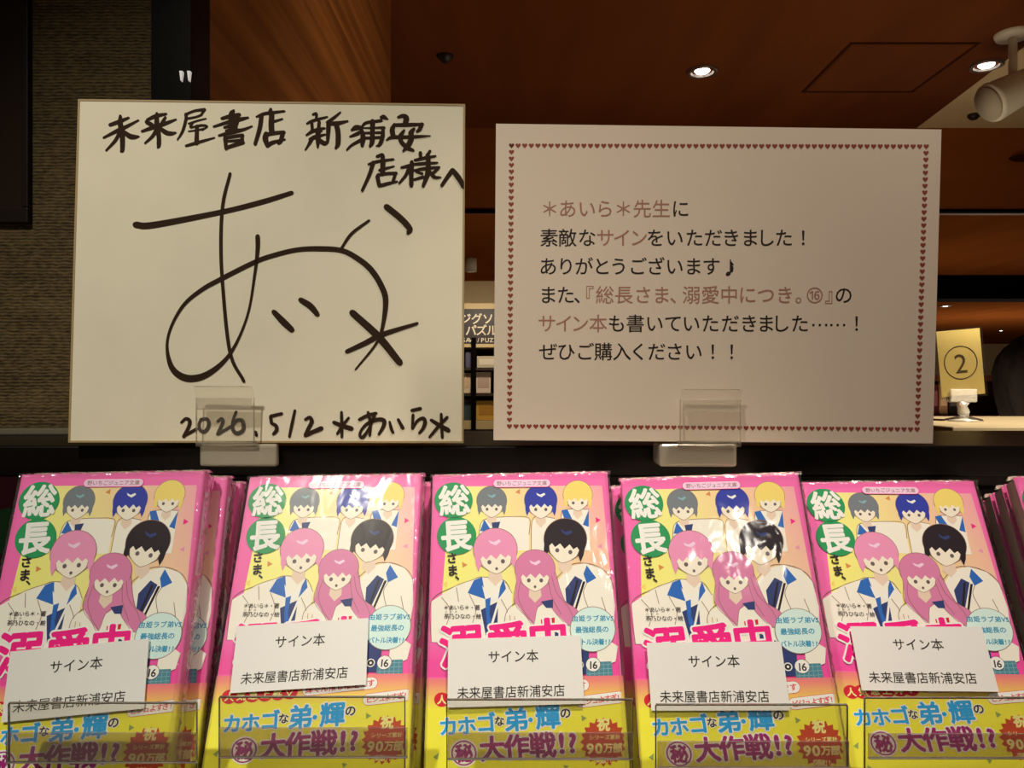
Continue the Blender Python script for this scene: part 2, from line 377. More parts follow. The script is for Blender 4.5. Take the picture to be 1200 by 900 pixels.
# two lamp reflections on the black post, modelled as small glowing chips
for px, lab in ((214, 'left one of two tiny modelled lamp glints on the black post'), (223, 'right one of two tiny modelled lamp glints on the black post')):
    mb = MB(); mb.prism([(-0.0014, 0.004), (0.0014, 0.004), (0.0003, -0.005), (-0.0003, -0.005)], -0.004, 0.0, mat('glint_glow', lin(250, 245, 240), 0.3, 0.5, emit=(1, 0.95, 0.9), strength=0.35), 'y')
    tag(mb.build('glint', None, loc=at(px, 90, 0.7148)), lab, 'glint', 'modelled glints on the black post')

# dark framed panel at the far left
t = empty('framed_panel', (-0.725, 0.7195, 0.150 + EYE), label='dark framed panel hanging on the woven wall at upper left', cat='frame')
M_fr = mat('dark_brown_frame', lin(26, 17, 12), 0.4, 0.3); M_pn = mat('dark_brown_panel', lin(38, 26, 18), 0.35, 0.3)
w, h, d = 0.2754, 0.75, 0.0065
for nm, a, b in (('frame_rail', (-w, -d, 0), (w, 0, 0.014)), ('frame_rail', (-w, -d, h-0.014), (w, 0, h)), ('frame_stile', (-w, -d, 0.014), (-w+0.006, 0, h-0.014)), ('frame_stile', (w-0.006, -d, 0.014), (w, 0, h-0.014))):
    mb = MB(); mb.box(a, b, M_fr); mb.build(nm, t, bevel=0.001)
mb = MB(); mb.box((-w+0.006, -d+0.003, 0.014), (w-0.006, -0.002, h-0.014), M_pn); mb.build('panel', t)

# ================================================================== BACKGROUND SHOP
# puzzle shelf with header sign, seen in the gap between board and notice
t = empty('display_shelf', (-0.3, 4.9, 0.0), label='dark shelf unit with lettered header between board and notice', cat='shelf')
M_sh = mat('dark_shelf', lin(58, 44, 36), 0.5, 0.3); M_edge = mat('cream_shelf_edge', lin(205, 180, 130), 0.5, 0.3)
z = lambda py, Y=4.9: (450 - py) / F * Y + EYE
mb = MB(); mb.box((-0.7, 0.02, z(362) - 0.0), (0.7, 0.10, z(355)), M_edge); mb.build('top_rail', t)
mb = MB(); mb.box((-0.7, 0.0, z(403)), (0.7, 0.10, z(362)), mat('header_black', lin(38, 26, 20), 0.5)); hdr = mb.build('header_sign', t)
M_hl = mat('header_letters', lin(240, 226, 200), 0.6, 0.2, emit=(1, 0.88, 0.7), strength=0.12)
mb = MB()
fh = lambda px, py: ((px - 600) / F * 4.9 + 0.3, (450 - py) / F * 4.9 + EYE)
row(mb, M_hl, 'ジグソー', 545.5, 585, 373.5, 373.5, 13.5, fh, -0.003, 0.022)
row(mb, M_hl, 'パズル', 552, 576.5, 387, 387, 13.5, fh, -0.003, 0.022)
row(mb, M_hl, 'JIGSAW', 529, 553, 398.3, 398.3, 7.2, fh, -0.003, 0.015)
row(mb, M_hl, '/PUZZLE', 560.5, 591, 398.3, 398.3, 7.2, fh, -0.003, 0.015)
mb.build('header_lettering', hdr)
for py0, py1 in ((407, 403), (434, 431), (464, 461), (503, 493)):
    mb = MB(); mb.box((-0.68, 0.0, z(py0)), (0.68, 0.36, z(py1)), M_edge if py0 in (503, 407) else M_sh); mb.build('shelf_board', t)
mb = MB(); mb.box((-0.7, 0.37, 0.0), (0.7, 0.39, z(403)), M_sh); mb.build('back_panel', t)
for sx in (-0.7, 0.68):
    mb = MB(); mb.box((sx, 0.0, 0.0), (sx + 0.02, 0.37, z(403)), M_sh); mb.build('side_panel', t)
mb = MB(); mb.box((-0.68, 0.02, 0.0), (0.68, 0.36, z(503)), M_sh); mb.build('plinth', t)
mb = MB(); mb.box(((552 - 600)/F*4.86 + 0.3, -0.035, 0.0), ((557.5 - 600)/F*4.86 + 0.3, -0.001, z(396)), M_dark); mb.build('post', t)
def carton(px0, px1, py0, py1, Y, rgb, lab, band=None):
    p_ = at((px0 + px1)/2, py1, Y); p_.z = z(py1 + 0.3) + 0.0012
    t = empty('puzzle_box', p_, label=lab, cat='box', group='boxes on the puzzle shelf')
    hw, hh = (px1 - px0)/2/F*Y, (py1 - py0)/F*Y
    mb = MB(); mb.box((-hw, 0.0, 0), (hw, 0.16, hh), mat('box_%d_%d_%d' % rgb, lin(*rgb), 0.5)); mb.build('carton', t, bevel=0.002)
    if band:
        mb = MB(); mb.box((-hw*0.8, -0.002, hh*0.25), (hw*0.8, 0.0, hh*0.75), mat('boxp_%d_%d_%d' % band, lin(*band), 0.5)); mb.build('printed_panel', t)
carton(545.5, 552, 412, 430.6, 4.96, (90, 84, 110), 'grey violet box on top shelf left of the dark post')
carton(559, 585, 417, 430.6, 4.96, (205, 190, 160), 'cream box on top shelf right of the dark post', (232, 220, 196))
carton(536, 551.5, 437, 460.7, 4.96, (236, 214, 180), 'pale cream box on second shelf left of the dark post', (222, 190, 150))
carton(558, 575, 436, 460.7, 4.96, (232, 210, 184), 'pale box on second shelf right of the dark post', (196, 170, 150))
carton(536, 552, 468, 492.7, 4.96, (60, 74, 76), 'dark teal box on bottom shelf left of the dark post')
carton(558, 590, 470, 492.7, 4.96, (206, 160, 60), 'golden yellow box on bottom shelf beside the dark post', (178, 128, 40))

# display table, low bookcase and number sign at the right
t = empty('display_table', (1.2, 1.42, 0.0), label='low cream topped display table under the yellow number sign', cat='table')
M_cream = mat('cream_laminate', lin(122, 110, 86), 0.5, 0.3)
ztab = EYE - 0.068
mb = MB(); mb.box((-0.5, -0.2, ztab - 0.03), (0.5, 0.2, ztab), M_cream); mb.build('table_top', t, bevel=0.002)
mb = MB(); mb.box((-0.46, -0.16, 0.0), (0.46, 0.16, ztab - 0.03), M_sh); mb.build('plinth', t)
t = empty('low_bookcase', (1.28, 2.55, 0.0), label='dark low bookcase behind the yellow number sign', cat='bookcase')
for a, b, nm in (((-.5, 0, 0), (-.48, .25, 1.48), 'side_panel'), ((.48, 0, 0), (.5, .25, 1.48), 'side_panel'), ((-.48, .23, 0), (.48, .25, 1.48), 'back_panel'),
                 ((-.48, 0, 1.46), (.48, .23, 1.48), 'shelf_board'), ((-.48, 0, 1.33), (.48, .23, 1.345), 'shelf_board'), ((-.48, 0, 0), (.48, .23, 1.20), 'plinth')):
    mb = MB(); mb.box(a, b, mat('dark_red_wood', lin(92, 42, 28), 0.5)); mb.build(nm, t)
random.seed(5)
x = 0.82
names = ['dark red', 'brown', 'maroon', 'tan', 'black', 'rust']
cols = [(120, 30, 26), (96, 62, 40), (84, 24, 30), (168, 130, 92), (34, 28, 26), (150, 72, 40)]
for i in range(6):
    x0 = 1.352 + i * 0.031; hgt = random.uniform(0.085, 0.105)
    t = empty('shelved_book', (x0, 2.57, 1.346), label='%s book standing in the low bookcase behind the number sign' % names[i], cat='book', group='books in the low bookcase')
    mb = MB(); mb.box((-0.013, 0.0, 0), (0.013, 0.15, hgt), mat('bk%d' % i, lin(*cols[i]), 0.5)); mb.build('cover', t, bevel=0.001)
    mb = MB(); mb.box((-0.010, -0.0006, hgt*0.3), (0.010, 0.0, hgt*0.8), mat('bkl%d' % i, lin(*[min(255, c + 60) for c in cols[i]]), 0.5)); mb.build('spine_label', t)

NUM = 1.40
M_acr = clear('clear_acrylic', (0.97, 0.96, 0.93), 0.2)
c = at(1125.5, 425, NUM)
t = empty('number_sign', (c.x, NUM, ztab), label='yellow card with circled number two on a clear clip stand', cat='sign')
Mr = Matrix.Translation((0, 0, c.z - ztab)) @ Matrix.Rotation(math.radians(-5.0), 4, 'Y')
hw, hh = 25.5/F*NUM, 38.5/F*NUM
mb = MB(); mb.box((-hw, -0.0008, -hh), (hw, 0.0008, hh), mat('yellow_card', lin(232, 212, 138), 0.5, 0.3), Mr); card = mb.build('card', t)
mb = MB(); M_ol = mat('olive_ink', lin(84, 70, 34), 0.6)
fn = lambda a, b: (a, -b)
def ring(mb, m, cx, cy, r0, r1, f, y, n=48, M=None):
    q = [f(cx + r*math.cos(2*math.pi*k/n), cy + r*math.sin(2*math.pi*k/n)) for r in (r0, r1) for k in range(n)]
    mb.add([(a, y, b) for a, b in q], [(k, (k+1) % n, n + (k+1) % n, n + k) for k in range(n)], m)
k_ = 1.0/F*NUM
ring(mb, M_ol, 0, 0, 18.6*k_, 19.8*k_, fn, -0.0012)
put(mb, M_ol, '2', 0, 0, 32*k_, 32*k_, fn, -0.0012)
mb.v = [tuple(Mr @ Vector(p)) for p in mb.v]; mb.build('number_print', card)
mb = MB()
mb.box((-hw - 0.003, -0.0030, -hh - 0.004), (hw + 0.003, -0.0018, hh + 0.003), M_acr, Mr); mb.box((-hw - 0.003, 0.0018, -hh - 0.004), (hw + 0.003, 0.0030, hh + 0.003), M_acr, Mr)
mb.build('clear_sleeve', t)
M_cc = clear('clear_clip', (0.93, 0.92, 0.88), 0.5, 0.22, (0.85, 0.8, 0.7), 0.12, 0.6)
zb = c.z - ztab - hh
mb = MB(); mb.box((-0.022, -0.009, zb - 0.012), (0.026, -0.0034, zb + 0.012), M_cc); mb.box((-0.022, 0.0034, zb - 0.012), (0.026, 0.009, zb + 0.012), M_cc); mb.box((-0.022, -0.0034, zb - 0.012), (0.026, 0.0034, zb - 0.006), M_cc); mb.build('clip_jaw', t, bevel=0.002)
mb = MB(); mb.tube([(0.004, 0, zb - 0.012), (0.003, 0, zb - 0.02), (0.006, 0, zb - 0.03), (0.006, 0, 0.008)], [0.012, 0.008, 0.010, 0.008], M_cc, 16); mb.build('clip_stem', t, True)
mb = MB(); mb.lathe([(0.0005, 0.009), (0.012, 0.009), (0.03, 0.004), (0.032, 0.0), (0.0005, 0.0)], (0.006, 0, 0), M_cc); mb.build('foot', t, True)

# ------------------------------------------------------------------ person behind the table
def skin_mesh(name, verts, edges, radii, m, parent=None, sub=2, root=0):
    me = bpy.data.meshes.new(name); me.from_pydata(verts, edges, []); o = bpy.data.objects.new(name, me); COL.objects.link(o)
    sk = o.modifiers.new('skin', 'SKIN'); sk.use_smooth_shade = True; s2 = o.modifiers.new('sub', 'SUBSURF'); s2.levels = sub; s2.render_levels = sub
    for i, r in enumerate(radii):
        d = me.skin_vertices[0].data[i]; d.radius = r if isinstance(r, tuple) else (r, r); d.use_root = (i == root)
    dg = bpy.context.evaluated_depsgraph_get(); dg.update()
    nm = bpy.data.meshes.new_from_object(o.evaluated_get(dg)); o.modifiers.clear(); o.data = nm
    nm.materials.clear(); nm.materials.append(m); nm.polygons.foreach_set('use_smooth', [True]*len(nm.polygons))
    if parent: o.parent = parent
    return o
P0 = (1.40, 2.05)
per = empty('person', (P0[0], P0[1], 0.0), label='person with dark hair and dark coat standing behind the number sign, turned away', cat='person')
M_skin = mat('skin', lin(214, 168, 138), 0.5, 0.3); M_hair = noise_mat('black_hair', lin(9, 7, 6), lin(24, 17, 14), 60, (1, 1, 0.2), 0.75, 0.12)
V = [(0,0,.86),(0,0,1.0),(0,0,1.16),(0,0,1.28),(0,0,1.36),(0,.005,1.43),(0,.015,1.50),(0,.01,1.545)]
R = [(.13,.10),(.115,.085),(.13,.09),(.11,.075),(.045,.045),(.06,.07),(.072,.088),(.055,.066)]
E = [(0,1),(1,2),(2,3),(3,4),(4,5),(5,6),(6,7)]
def chain(start, pts, rs):
    prev = start
    for p, r in zip(pts, rs):
        V.append(p); R.append(r); E.append((prev, len(V)-1)); prev = len(V)-1
    return prev
for s in (-1, 1):
    wv = chain(3, [(s*.15,0,1.29),(s*.20,.0,1.08),(s*.205,.06,.88),(s*.205,.075,.83)], [.05,.04,.028,.024])
    pv = chain(wv, [(s*.205,.085,.78)], [(.016,.030)])
    for k, (dy, ln) in enumerate(((-.024,.062),(-.008,.075),(.009,.07),(.025,.055))):
        chain(pv, [(s*.205,.087+dy,.755),(s*.202,.090+dy,.755-ln*.55),(s*.195,.096+dy,.755-ln)], [.009,.008,.007])
    chain(wv, [(s*.195,.105,.80),(s*.19,.125,.765),(s*.187,.13,.745)], [.011,.009,.008])
    chain(0, [(s*.085,0,.80),(s*.095,.01,.45),(s*.10,-.01,.10),(s*.105,.04,.035),(s*.11,.13,.03)], [.082,.056,.042,.04,.03])
chain(6, [(0,.105,1.478)], [.013])                          # nose
for s in (-1, 1): chain(6, [(s*.078,.0,1.49)], [(.010,.02)])  # ears
skin_mesh('body', V, E, R, M_skin, per)
bpy.context.view_layer.update()
M_coat = mat('dark_coat', lin(26, 22, 24), 0.8, 0.2); M_trs = mat('dark_trousers', lin(30, 30, 36), 0.8, 0.2)
V2 = [(0,0,.80),(0,0,1.0),(0,0,1.16),(0,0,1.29),(0,0,1.34)]; R2 = [(.165,.125),(.14,.105),(.15,.108),(.125,.09),(.066,.062)]
E2 = [(0,1),(1,2),(2,3),(3,4)]
for s in (-1, 1):
    k = len(V2); V2 += [(s*.155,0,1.29),(s*.205,.0,1.08),(s*.21,.055,.90)]; R2 += [.066,.054,.042]; E2 += [(3,k),(k,k+1),(k+1,k+2)]
skin_mesh('coat', V2, E2, R2, M_coat, per)
V2 = [(0,0,.84)]; R2 = [(.15,.115)]; E2 = []
for s in (-1, 1):
    k = len(V2); V2 += [(s*.088,0,.76),(s*.097,.01,.45),(s*.10,-.01,.10)]; R2 += [.098,.072,.058]; E2 += [(0,k),(k,k+1),(k+1,k+2)]
skin_mesh('trousers', V2, E2, R2, M_trs, per)
bm = bmesh.new(); bmesh.ops.create_uvsphere(bm, u_segments=40, v_segments=26, radius=1.0)
random.seed(3)
for v in bm.verts:
    x_, y_, z_ = v.co; a = math.atan2(x_, -y_)
    lump = 1 + 0.05*math.sin(7*a + 3*z_) + 0.035*math.sin(17*a + 5*z_) + 0.02*random.uniform(-1, 1)
    drop = 0.10 if y_ < 0.25 and z_ < 0 else 0.0
    v.co = (x_*0.098*lump, y_*0.112*lump - 0.012, 1.505 + z_*(0.098 if z_ > 0 else 0.12 + drop)*lump)
    if v.co.z < 1.46 and y_ > 0.3: v.co.y = min(v.co.y, 0.01)
me = bpy.data.meshes.new('hair'); bm.to_mesh(me); bm.free(); me.materials.append(M_hair)
me.polygons.foreach_set('use_smooth', [True]*len(me.polygons))
o = bpy.data.objects.new('hair', me); COL.objects.link(o); o.parent = per
per.rotation_euler = (0, 0, math.radians(-35)); per.scale = (0.985, 0.985, 0.985)

# ================================================================== DISPLAY RACK
LEDGE = -0.0435
rack = empty('display_rack', (0.0, 0.545, 0.0), label='black display rack with a top ledge carrying signs and slanted books', cat='display rack')
M_rack = mat('black_rack', lin(9, 6, 6), 0.35, 0.2)
e = EYE
mb = MB(); mb.box((-0.75, -0.004, LEDGE - 0.022 + e), (1.0, 0.172, LEDGE + e), M_rack); mb.build('top_ledge', rack, bevel=0.0015)
mb = MB(); mb.box((-0.75, 0.0, -0.31 + e), (1.0, 0.012, LEDGE - 0.0221 + e), M_rack); mb.build('front_panel', rack)
SB = -0.2180
mb = MB(); mb.prism([(-0.0005, -0.072 + e), (-0.001, -0.072 + e), (-0.0765, -0.2380 + e), (-0.0005, -0.2380 + e)], -0.75, 1.0, M_rack); mb.build('slanted_back', rack)
mb = MB(); mb.prism([(-0.001, -0.290 + e), (-0.185, -0.290 + e), (-0.185, SB + e), (-0.139, SB - 0.0005 + e), (-0.139, SB - 0.0045 + e), (-0.0805, -0.2505 + e), (-0.001, -0.2505 + e)], -0.75, 1.0, M_rack); mb.build('book_shelf', rack)
mb = MB(); mb.box((-0.75, -0.197, SB - 0.03 + e), (1.0, -0.185, SB + 0.012 + e), M_rack); mb.build('front_lip', rack, bevel=0.001)
mb = MB(); mb.box((-0.75, -0.18, 0.0), (1.0, 0.17, -0.31 + e), M_rack); mb.build('base', rack)
mb = MB(); mb.box((-0.75, 0.001, LEDGE + e), (-0.74, 0.17, LEDGE + 0.02 + e), M_rack); mb.build('end_cap', rack)
# clear rail lying on the ledge at the left
mb = MB(); mb.box((-0.16, -0.011, 0), (0.16, 0.011, 0.006), clear('rail_acrylic', (0.75, 0.73, 0.62), 0.6, 0.16, (0.7, 0.66, 0.5), 0.1))
o = tag(mb.build('acrylic_rail', None, bevel=0.0015), 'clear acrylic rail lying on the black ledge left of the autograph board', 'rail')
o.location = (-0.47, 0.655, LEDGE + e); o.rotation_euler = (0, 0, math.radians(5))

# ================================================================== AUTOGRAPH BOARD
BW, BH, BT = 0.273, 0.242, 0.0022
M_board = noise_mat('cream_art_board', tuple(0.97*c for c in (0.80, 0.745, 0.60)), (0.82, 0.765, 0.62), 20, (1, 1, 1), 0.7, 0.2)
M_gold = mat('gold_paper_edge', lin(168, 146, 106), 0.5, 0.3); M_ink = mat('brown_black_ink', lin(52, 37, 28), 0.8, 0.1)
board = empty('autograph_board', (0, 0, 0), label='large cream autograph board signed in thick brush pen, standing left of the notice', cat='autograph board')
mb = MB(); mb.box((-BW/2 + 0.0013, 0, 0.0013), (BW/2 - 0.0013, BT, BH - 0.0013), M_board); mb.build('board_face', board)
mb = MB()
for a, b in (((-BW/2, 0), (BW/2, 0.0013)), ((-BW/2, BH - 0.0013), (BW/2, BH)), ((-BW/2, 0.0013), (-BW/2 + 0.0013, BH - 0.0013)), ((BW/2 - 0.0013, 0.0013), (BW/2, BH - 0.0013))):
    mb.box((a[0], -0.0003, a[1]), (b[0], BT + 0.0003, b[1]), M_gold)
mb.build('gold_edge', board)
def Z(ox, oy, sc, clampx=None):
    def f(a, b):
        q = unproj(BOARD, ox + a/sc, oy + b/sc)
        return (min(q[0], BW/2 - 0.0005), q[1])
    return f
def strokes(name, sets, parent):
    mb = MB(); n = 0
    for f, lst in sets:
        for p in lst:
            stroke(mb, M_ink, p, f, -0.0004 - 0.000002*(n % 40)); n += 1
    return mb.build(name, parent)
top = [(Z(115, 125, 10), [
 [(140,215,40),(250,175,45),(360,130,25)], [(65,365,25),(250,270,45),(330,235,40),(475,160,20)], [(262,110,35),(262,200,60),(285,350,60),(285,500,50),(270,525,30)],
 [(255,300,40),(200,400,38),(95,515,22)], [(290,285,40),(370,345,60),(430,355,50),(480,350,20)],
 [(575,155,30),(680,110,45),(800,85,25)], [(570,180,50),(630,215,50),(660,240,40)], [(790,125,30),(750,190,40)], [(515,290,30),(640,245,45),(780,200,45),(915,150,20)],
 [(690,80,35),(690,200,60),(712,350,52),(712,450,48),(700,480,25)], [(690,260,45),(640,345,38),(550,430,22)], [(720,250,45),(800,305,55),(860,315,45),(912,305,20)]]),
 (Z(80, 100, 5), [
 [(690,170,14),(740,150,14),(800,142,18)], [(797,145,16),(780,172,12)], [(700,195,12),(750,185,12),(782,173,12)], [(690,170,20),(690,200,18),(670,270,16),(640,320,8)],
 [(705,225,10),(760,207,10),(808,195,8)], [(732,215,12),(716,245,13),(745,242,10)], [(725,246,10),(780,235,14),(815,240,10),(785,262,10)], [(705,270,8),(760,262,10),(795,255,12)],
 [(755,240,22),(752,340,26)], [(690,355,14),(760,335,18),(858,307,8)]]),
 (Z(235, 120, 10), [
 [(250,190,35),(340,165,45),(455,145,45)], [(440,145,45),(425,230,50),(405,300,40)], [(155,285,25),(330,230,40),(460,200,45),(560,178,22)], [(390,95,30),(365,150,70),(370,340,70)],
 [(280,295,30),(400,260,40)], [(300,335,30),(420,300,40)], [(215,390,25),(380,345,50),(500,320,35),(605,280,18)], [(290,415,50),(300,545,40)], [(300,415,35),(420,395,40),(495,385,40)],
 [(490,390,40),(485,470,45)], [(300,535,40),(400,500,45),(500,470,45)], [(320,455,28),(460,445,34)],
 [(655,170,20),(740,135,35),(850,120,35),(985,103,22)], [(825,80,35),(810,130,50)], [(715,150,50),(695,300,50),(640,490,40)], [(835,140,60),(830,250,65),(835,350,65)], [(860,225,28),(960,195,20)],
 [(770,370,60),(760,430,65),(785,510,50)], [(790,375,45),(870,360,45),(980,350,40)], [(965,360,50),(940,450,50),(915,480,40)], [(785,505,50),(850,470,45),(990,435,22)]]),
 (Z(350, 125, 15), [
 [(250,140,40),(310,125,50),(310,200,45)], [(145,300,35),(220,260,50),(330,225,50),(505,180,30)], [(230,280,55),(240,400,55)], [(360,260,55),(350,400,60)], [(135,505,35),(230,440,55),(350,400,60),(460,380,35)],
 [(230,425,60),(390,425,60)], [(340,400,80),(340,560,90),(335,720,35)], [(200,580,60),(300,530,70),(470,490,30)], [(220,590,70),(170,680,45),(115,765,25)], [(360,590,80),(450,645,80),(510,620,50)],
 [(735,100,30),(620,195,50),(500,280,50)], [(525,290,80),(520,430,75),(510,600,55)], [(540,300,70),(700,290,70),(865,255,30)], [(660,310,90),(690,450,90),(690,650,85),(650,735,40)],
 [(930,415,40),(1010,370,90),(1110,370,60)], [(900,530,30),(1000,490,60),(1100,440,60)], [(845,765,30),(930,680,45),(1090,590,60)]]),
 (Z(425, 125, 15), [
 [(-15,350,35),(60,285,50),(250,255,50),(330,245,50)], [(320,190,50),(370,185,80),(440,220,30)], [(-10,420,60),(5,550,90),(-10,690,60)], [(175,260,90),(170,450,80),(165,620,85),(125,705,40)],
 [(360,370,55),(345,550,75),(295,670,60),(240,695,25)], [(0,375,24),(150,375,30),(380,368,46)], [(0,465,40),(340,455,42)], [(0,555,46),(340,540,50)],
 [(620,190,40),(700,165,70),(765,200,100),(750,300,90)], [(560,310,50),(520,400,85),(530,500,90)], [(580,325,60),(800,320,65),(1060,310,45)], [(1040,310,70),(1000,400,70),(950,440,40)],
 [(415,590,25),(520,540,60),(800,535,60),(1000,525,50),(1190,515,20)], [(730,415,40),(665,520,80),(680,620,80),(780,720,80),(890,770,50)], [(905,390,50),(850,460,90),(855,560,90),(800,680,90),(710,785,35)]]),
 (Z(420, 170, 9.23), [
 [(200,125,30),(260,110,40),(260,180,50)], [(110,210,25),(200,180,32),(380,155,25)], [(160,190,45),(120,320,40),(40,495,30)], [(265,170,55),(262,310,55)], [(225,275,25),(250,260,25)], [(290,255,30),(385,230,18)],
 [(205,340,45),(225,440,45)], [(210,325,35),(300,310,35),(410,305,35)], [(400,310,35),(375,395,35)], [(235,440,40),(330,415,35),(420,395,22)],
 [(465,245,28),(560,220,35),(600,205,25)], [(578,185,45),(572,300,50),(572,440,45)], [(550,250,45),(510,330,35),(440,415,22)],
 [(670,85,40),(672,130,35)], [(775,65,30),(740,120,40)], [(610,165,30),(720,140,35),(835,120,22)], [(590,210,28),(720,200,35),(855,192,22)], [(600,275,25),(720,255,35),(875,240,25)], [(755,130,50),(750,300,55),(700,445,35)],
 [(625,290,25),(690,310,30)], [(600,375,25),(700,345,35)], [(870,245,30),(790,320,35)], [(770,290,40),(820,345,40),(890,352,20)],
 [(900,440,35),(960,350,42),(1018,272,50)], [(1018,272,52),(1080,350,60),(1142,455,52)]])]
strokes('dedication_writing', top, board)
I = Z(0, 0, 1)
sig = [(I, [
 [(159,263.5,7.5),(180,263.7,7.5),(260,248.5,6),(308,236.5,6),(342,226,5)],
 [(269.8,203.5,3.6),(261.5,238,4),(259,280,4),(260.8,331,4),(269.5,412,4.2),(286,447,4)],
 [(302,277,5.5),(302,292,5),(299,319,3.5),(290,370,2.8),(270.5,413.5,4),(245,437.5,7),(221,443.5,8.5),(203,433,7),(196,409,3.6),(200,385,3.2),(215,358,4),(236,340,5),(260,326.5,5.5),(299,307,5.5),(320,299.5,5.5),(346.7,293,5.5),(373,291.5,6),(400,293.5,6),(418.7,302.7,6.5),(434.7,316,7),(446.7,334.7,7),(452,353,6.5),(448,385,4.2),(440,404,3),(416.5,433,2)],
 [(399.5,292,3),(412,274,3.6),(432.5,258.5,3)], [(453,242.5,7.5),(469.5,256,7.5),(480,268,7),(478,273.5,4)],
 [(352.5,351.5,6.5),(364,359,7.5),(372,368.5,6)], [(321,365.5,6),(332,377,8),(342,386.5,7)],
 [(413,366.5,8),(444,395,9),(468.5,425,8)], [(406.5,412,5),(427,402.5,6),(448,392,6),(489,379,3.5)]])]
strokes('signature', sig, board)
date = [(Z(205, 475, 6.667), [
 [(50,135,20),(85,105,26),(115,120,30),(110,165,28),(70,245,28)], [(70,240,26),(170,185,26)],
 [(205,110,26),(255,110,28),(265,160,30),(235,205,30),(200,195,28),(190,150,24),(205,110,26)],
 [(335,125,22),(365,105,26),(375,135,28),(335,225,28)], [(335,225,28),(440,165,24)],
 [(480,50,22),(455,120,24),(455,190,30),(490,220,34),(535,190,32),(530,125,32),(490,115,28),(460,150,24)], [(630,208,26),(638,235,26)],
 [(835,65,26),(750,85,28)], [(748,90,26),(755,140,26)], [(755,140,24),(790,160,30),(795,195,32),(770,225,24)], [(938,40,22),(915,150,26),(895,245,22)],
 [(1020,110,24),(1055,95,28),(1070,130,34),(1045,180,32),(1020,235,32)], [(1020,235,32),(1085,205,34),(1145,180,38)]]),
 (Z(380, 475, 7.5), [
 [(152,60,26),(155,180,30),(155,280,24)], [(85,150,34),(160,180,40),(240,205,42)], [(215,110,24),(160,180,28),(115,250,24)],
 [(310,125,30),(380,90,32),(455,70,30)], [(385,60,26),(405,150,32),(400,265,26)], [(440,90,34),(400,190,24),(345,275,32),(315,270,28),(325,220,24),(380,160,30),(470,125,36),(525,135,38),(520,185,34),(480,255,24)],
 [(575,145,22),(590,205,30),(605,240,26)], [(650,125,28),(690,200,34)], [(770,45,30),(845,28,32)], [(780,85,28),(775,205,24)], [(775,205,20),(820,135,26),(870,115,34),(885,150,36),(870,200,32),(835,245,22)],
 [(1028,75,24),(1030,160,30),(1038,285,26)], [(940,130,30),(1020,180,40),(1090,220,44)], [(1080,105,28),(1000,190,30),(925,280,24)]])]
strokes('date_writing', date, board)
place(board, BOARD)

# ================================================================== PRINTED NOTICE
SW, SH = 0.297, 0.210
notice = empty('printed_notice', (0, 0, 0), label='white printed notice with a red heart border standing right of the autograph board', cat='notice')
mb = MB(); mb.box((-SW/2, 0, 0), (SW/2, 0.0006, SH), mat('white_print_paper', seen(203, 180, 150), 0.55, 0.25)); mb.build('paper_sheet', notice)
fS = lambda a, b: unproj(SHEET, a, b)
M_heart = mat('heart_red', lin(146, 66, 54), 0.6); mb = MB()
def heart(cx, cy, s):
    pts = []
    for k in range(18):
        t = 2*math.pi*k/18; x_ = 16*math.sin(t)**3; y_ = 13*math.cos(t) - 5*math.cos(2*t) - 2*math.cos(3*t) - math.cos(4*t)
        pts.append((cx + x_*s/32, cy - y_*s/30))
    poly(mb, M_heart, pts, fS, -0.00005)
c0, c1, c2, c3 = (599.5, 170.5), (1085.5, 171.5), (1074.8, 503), (597, 499.5)
for a, b, n in ((c0, c1, 63), (c1, c2, 43), (c3, c2, 62), (c0, c3, 43)):
    for i in range(n + (1 if b == c2 and a == c3 else 0)):
        if i == 0 and a == c1: pass
        heart(a[0] + (b[0]-a[0])*i/n, a[1] + (b[1]-a[1])*i/n, 6.3)
mb.build('heart_border', notice)
M_k = mat('black_print', lin(34, 22, 18), 0.6); M_p = mat('dusty_pink_print', lin(172, 120, 106), 0.6)
mb = MB()
ROWS = [(244.5, '＊あいら＊先生に', [644.2,665.2,687.8,708.8,730.5,752.7,774.9,797.5], range(0, 7)),
 (278.5, '素敵なサインをいただきました！', [643.5,665,688,709.5,729,748.5,768.3,790.5,813.8,836,856.8,879,897.7,918.7,941.3], range(3, 6)),
 (312, 'ありがとうございます♪', [642.3,663.3,684.3,705.3,725.2,747.3,768.3,790.5,812.6,833.6,855.7], ()),
 (345.5, 'また、『総長さま、溺愛中につき。⑯』の', [642.3,663,683,685,708.8,731,753.6,775.3,795.5,810.3,832.5,854.5,876,897.7,919.8,942.5,954.8,977.5,988.7], range(3, 18)),
 (379, 'サイン本も書いていただきました……！', [641,661,679.7,701,722.8,744.5,767,789,810,832.5,855.7,877.8,897.7,915,937.3,960.7,981.7,1003.8], range(0, 4)),
 (412, 'ぜひご購入ください！！', [642.3,663.3,685.5,707,728.7,748.5,769.5,790.5,812.7,835.3,857.5], ())]
for yy, txt, xs, pink in ROWS:
    for i, ch in enumerate(txt):
        dy = -5.5 if ch == '…' else 0
        q_ = 30.0 if ch == '♪' else 22.3
        put(mb, M_p if i in pink else M_k, ch, xs[i], yy + dy, q_, q_, fS, -0.00005, 0.004 if i in pink else 0.007)
mb.build('lettering', notice)
place(notice, SHEET)

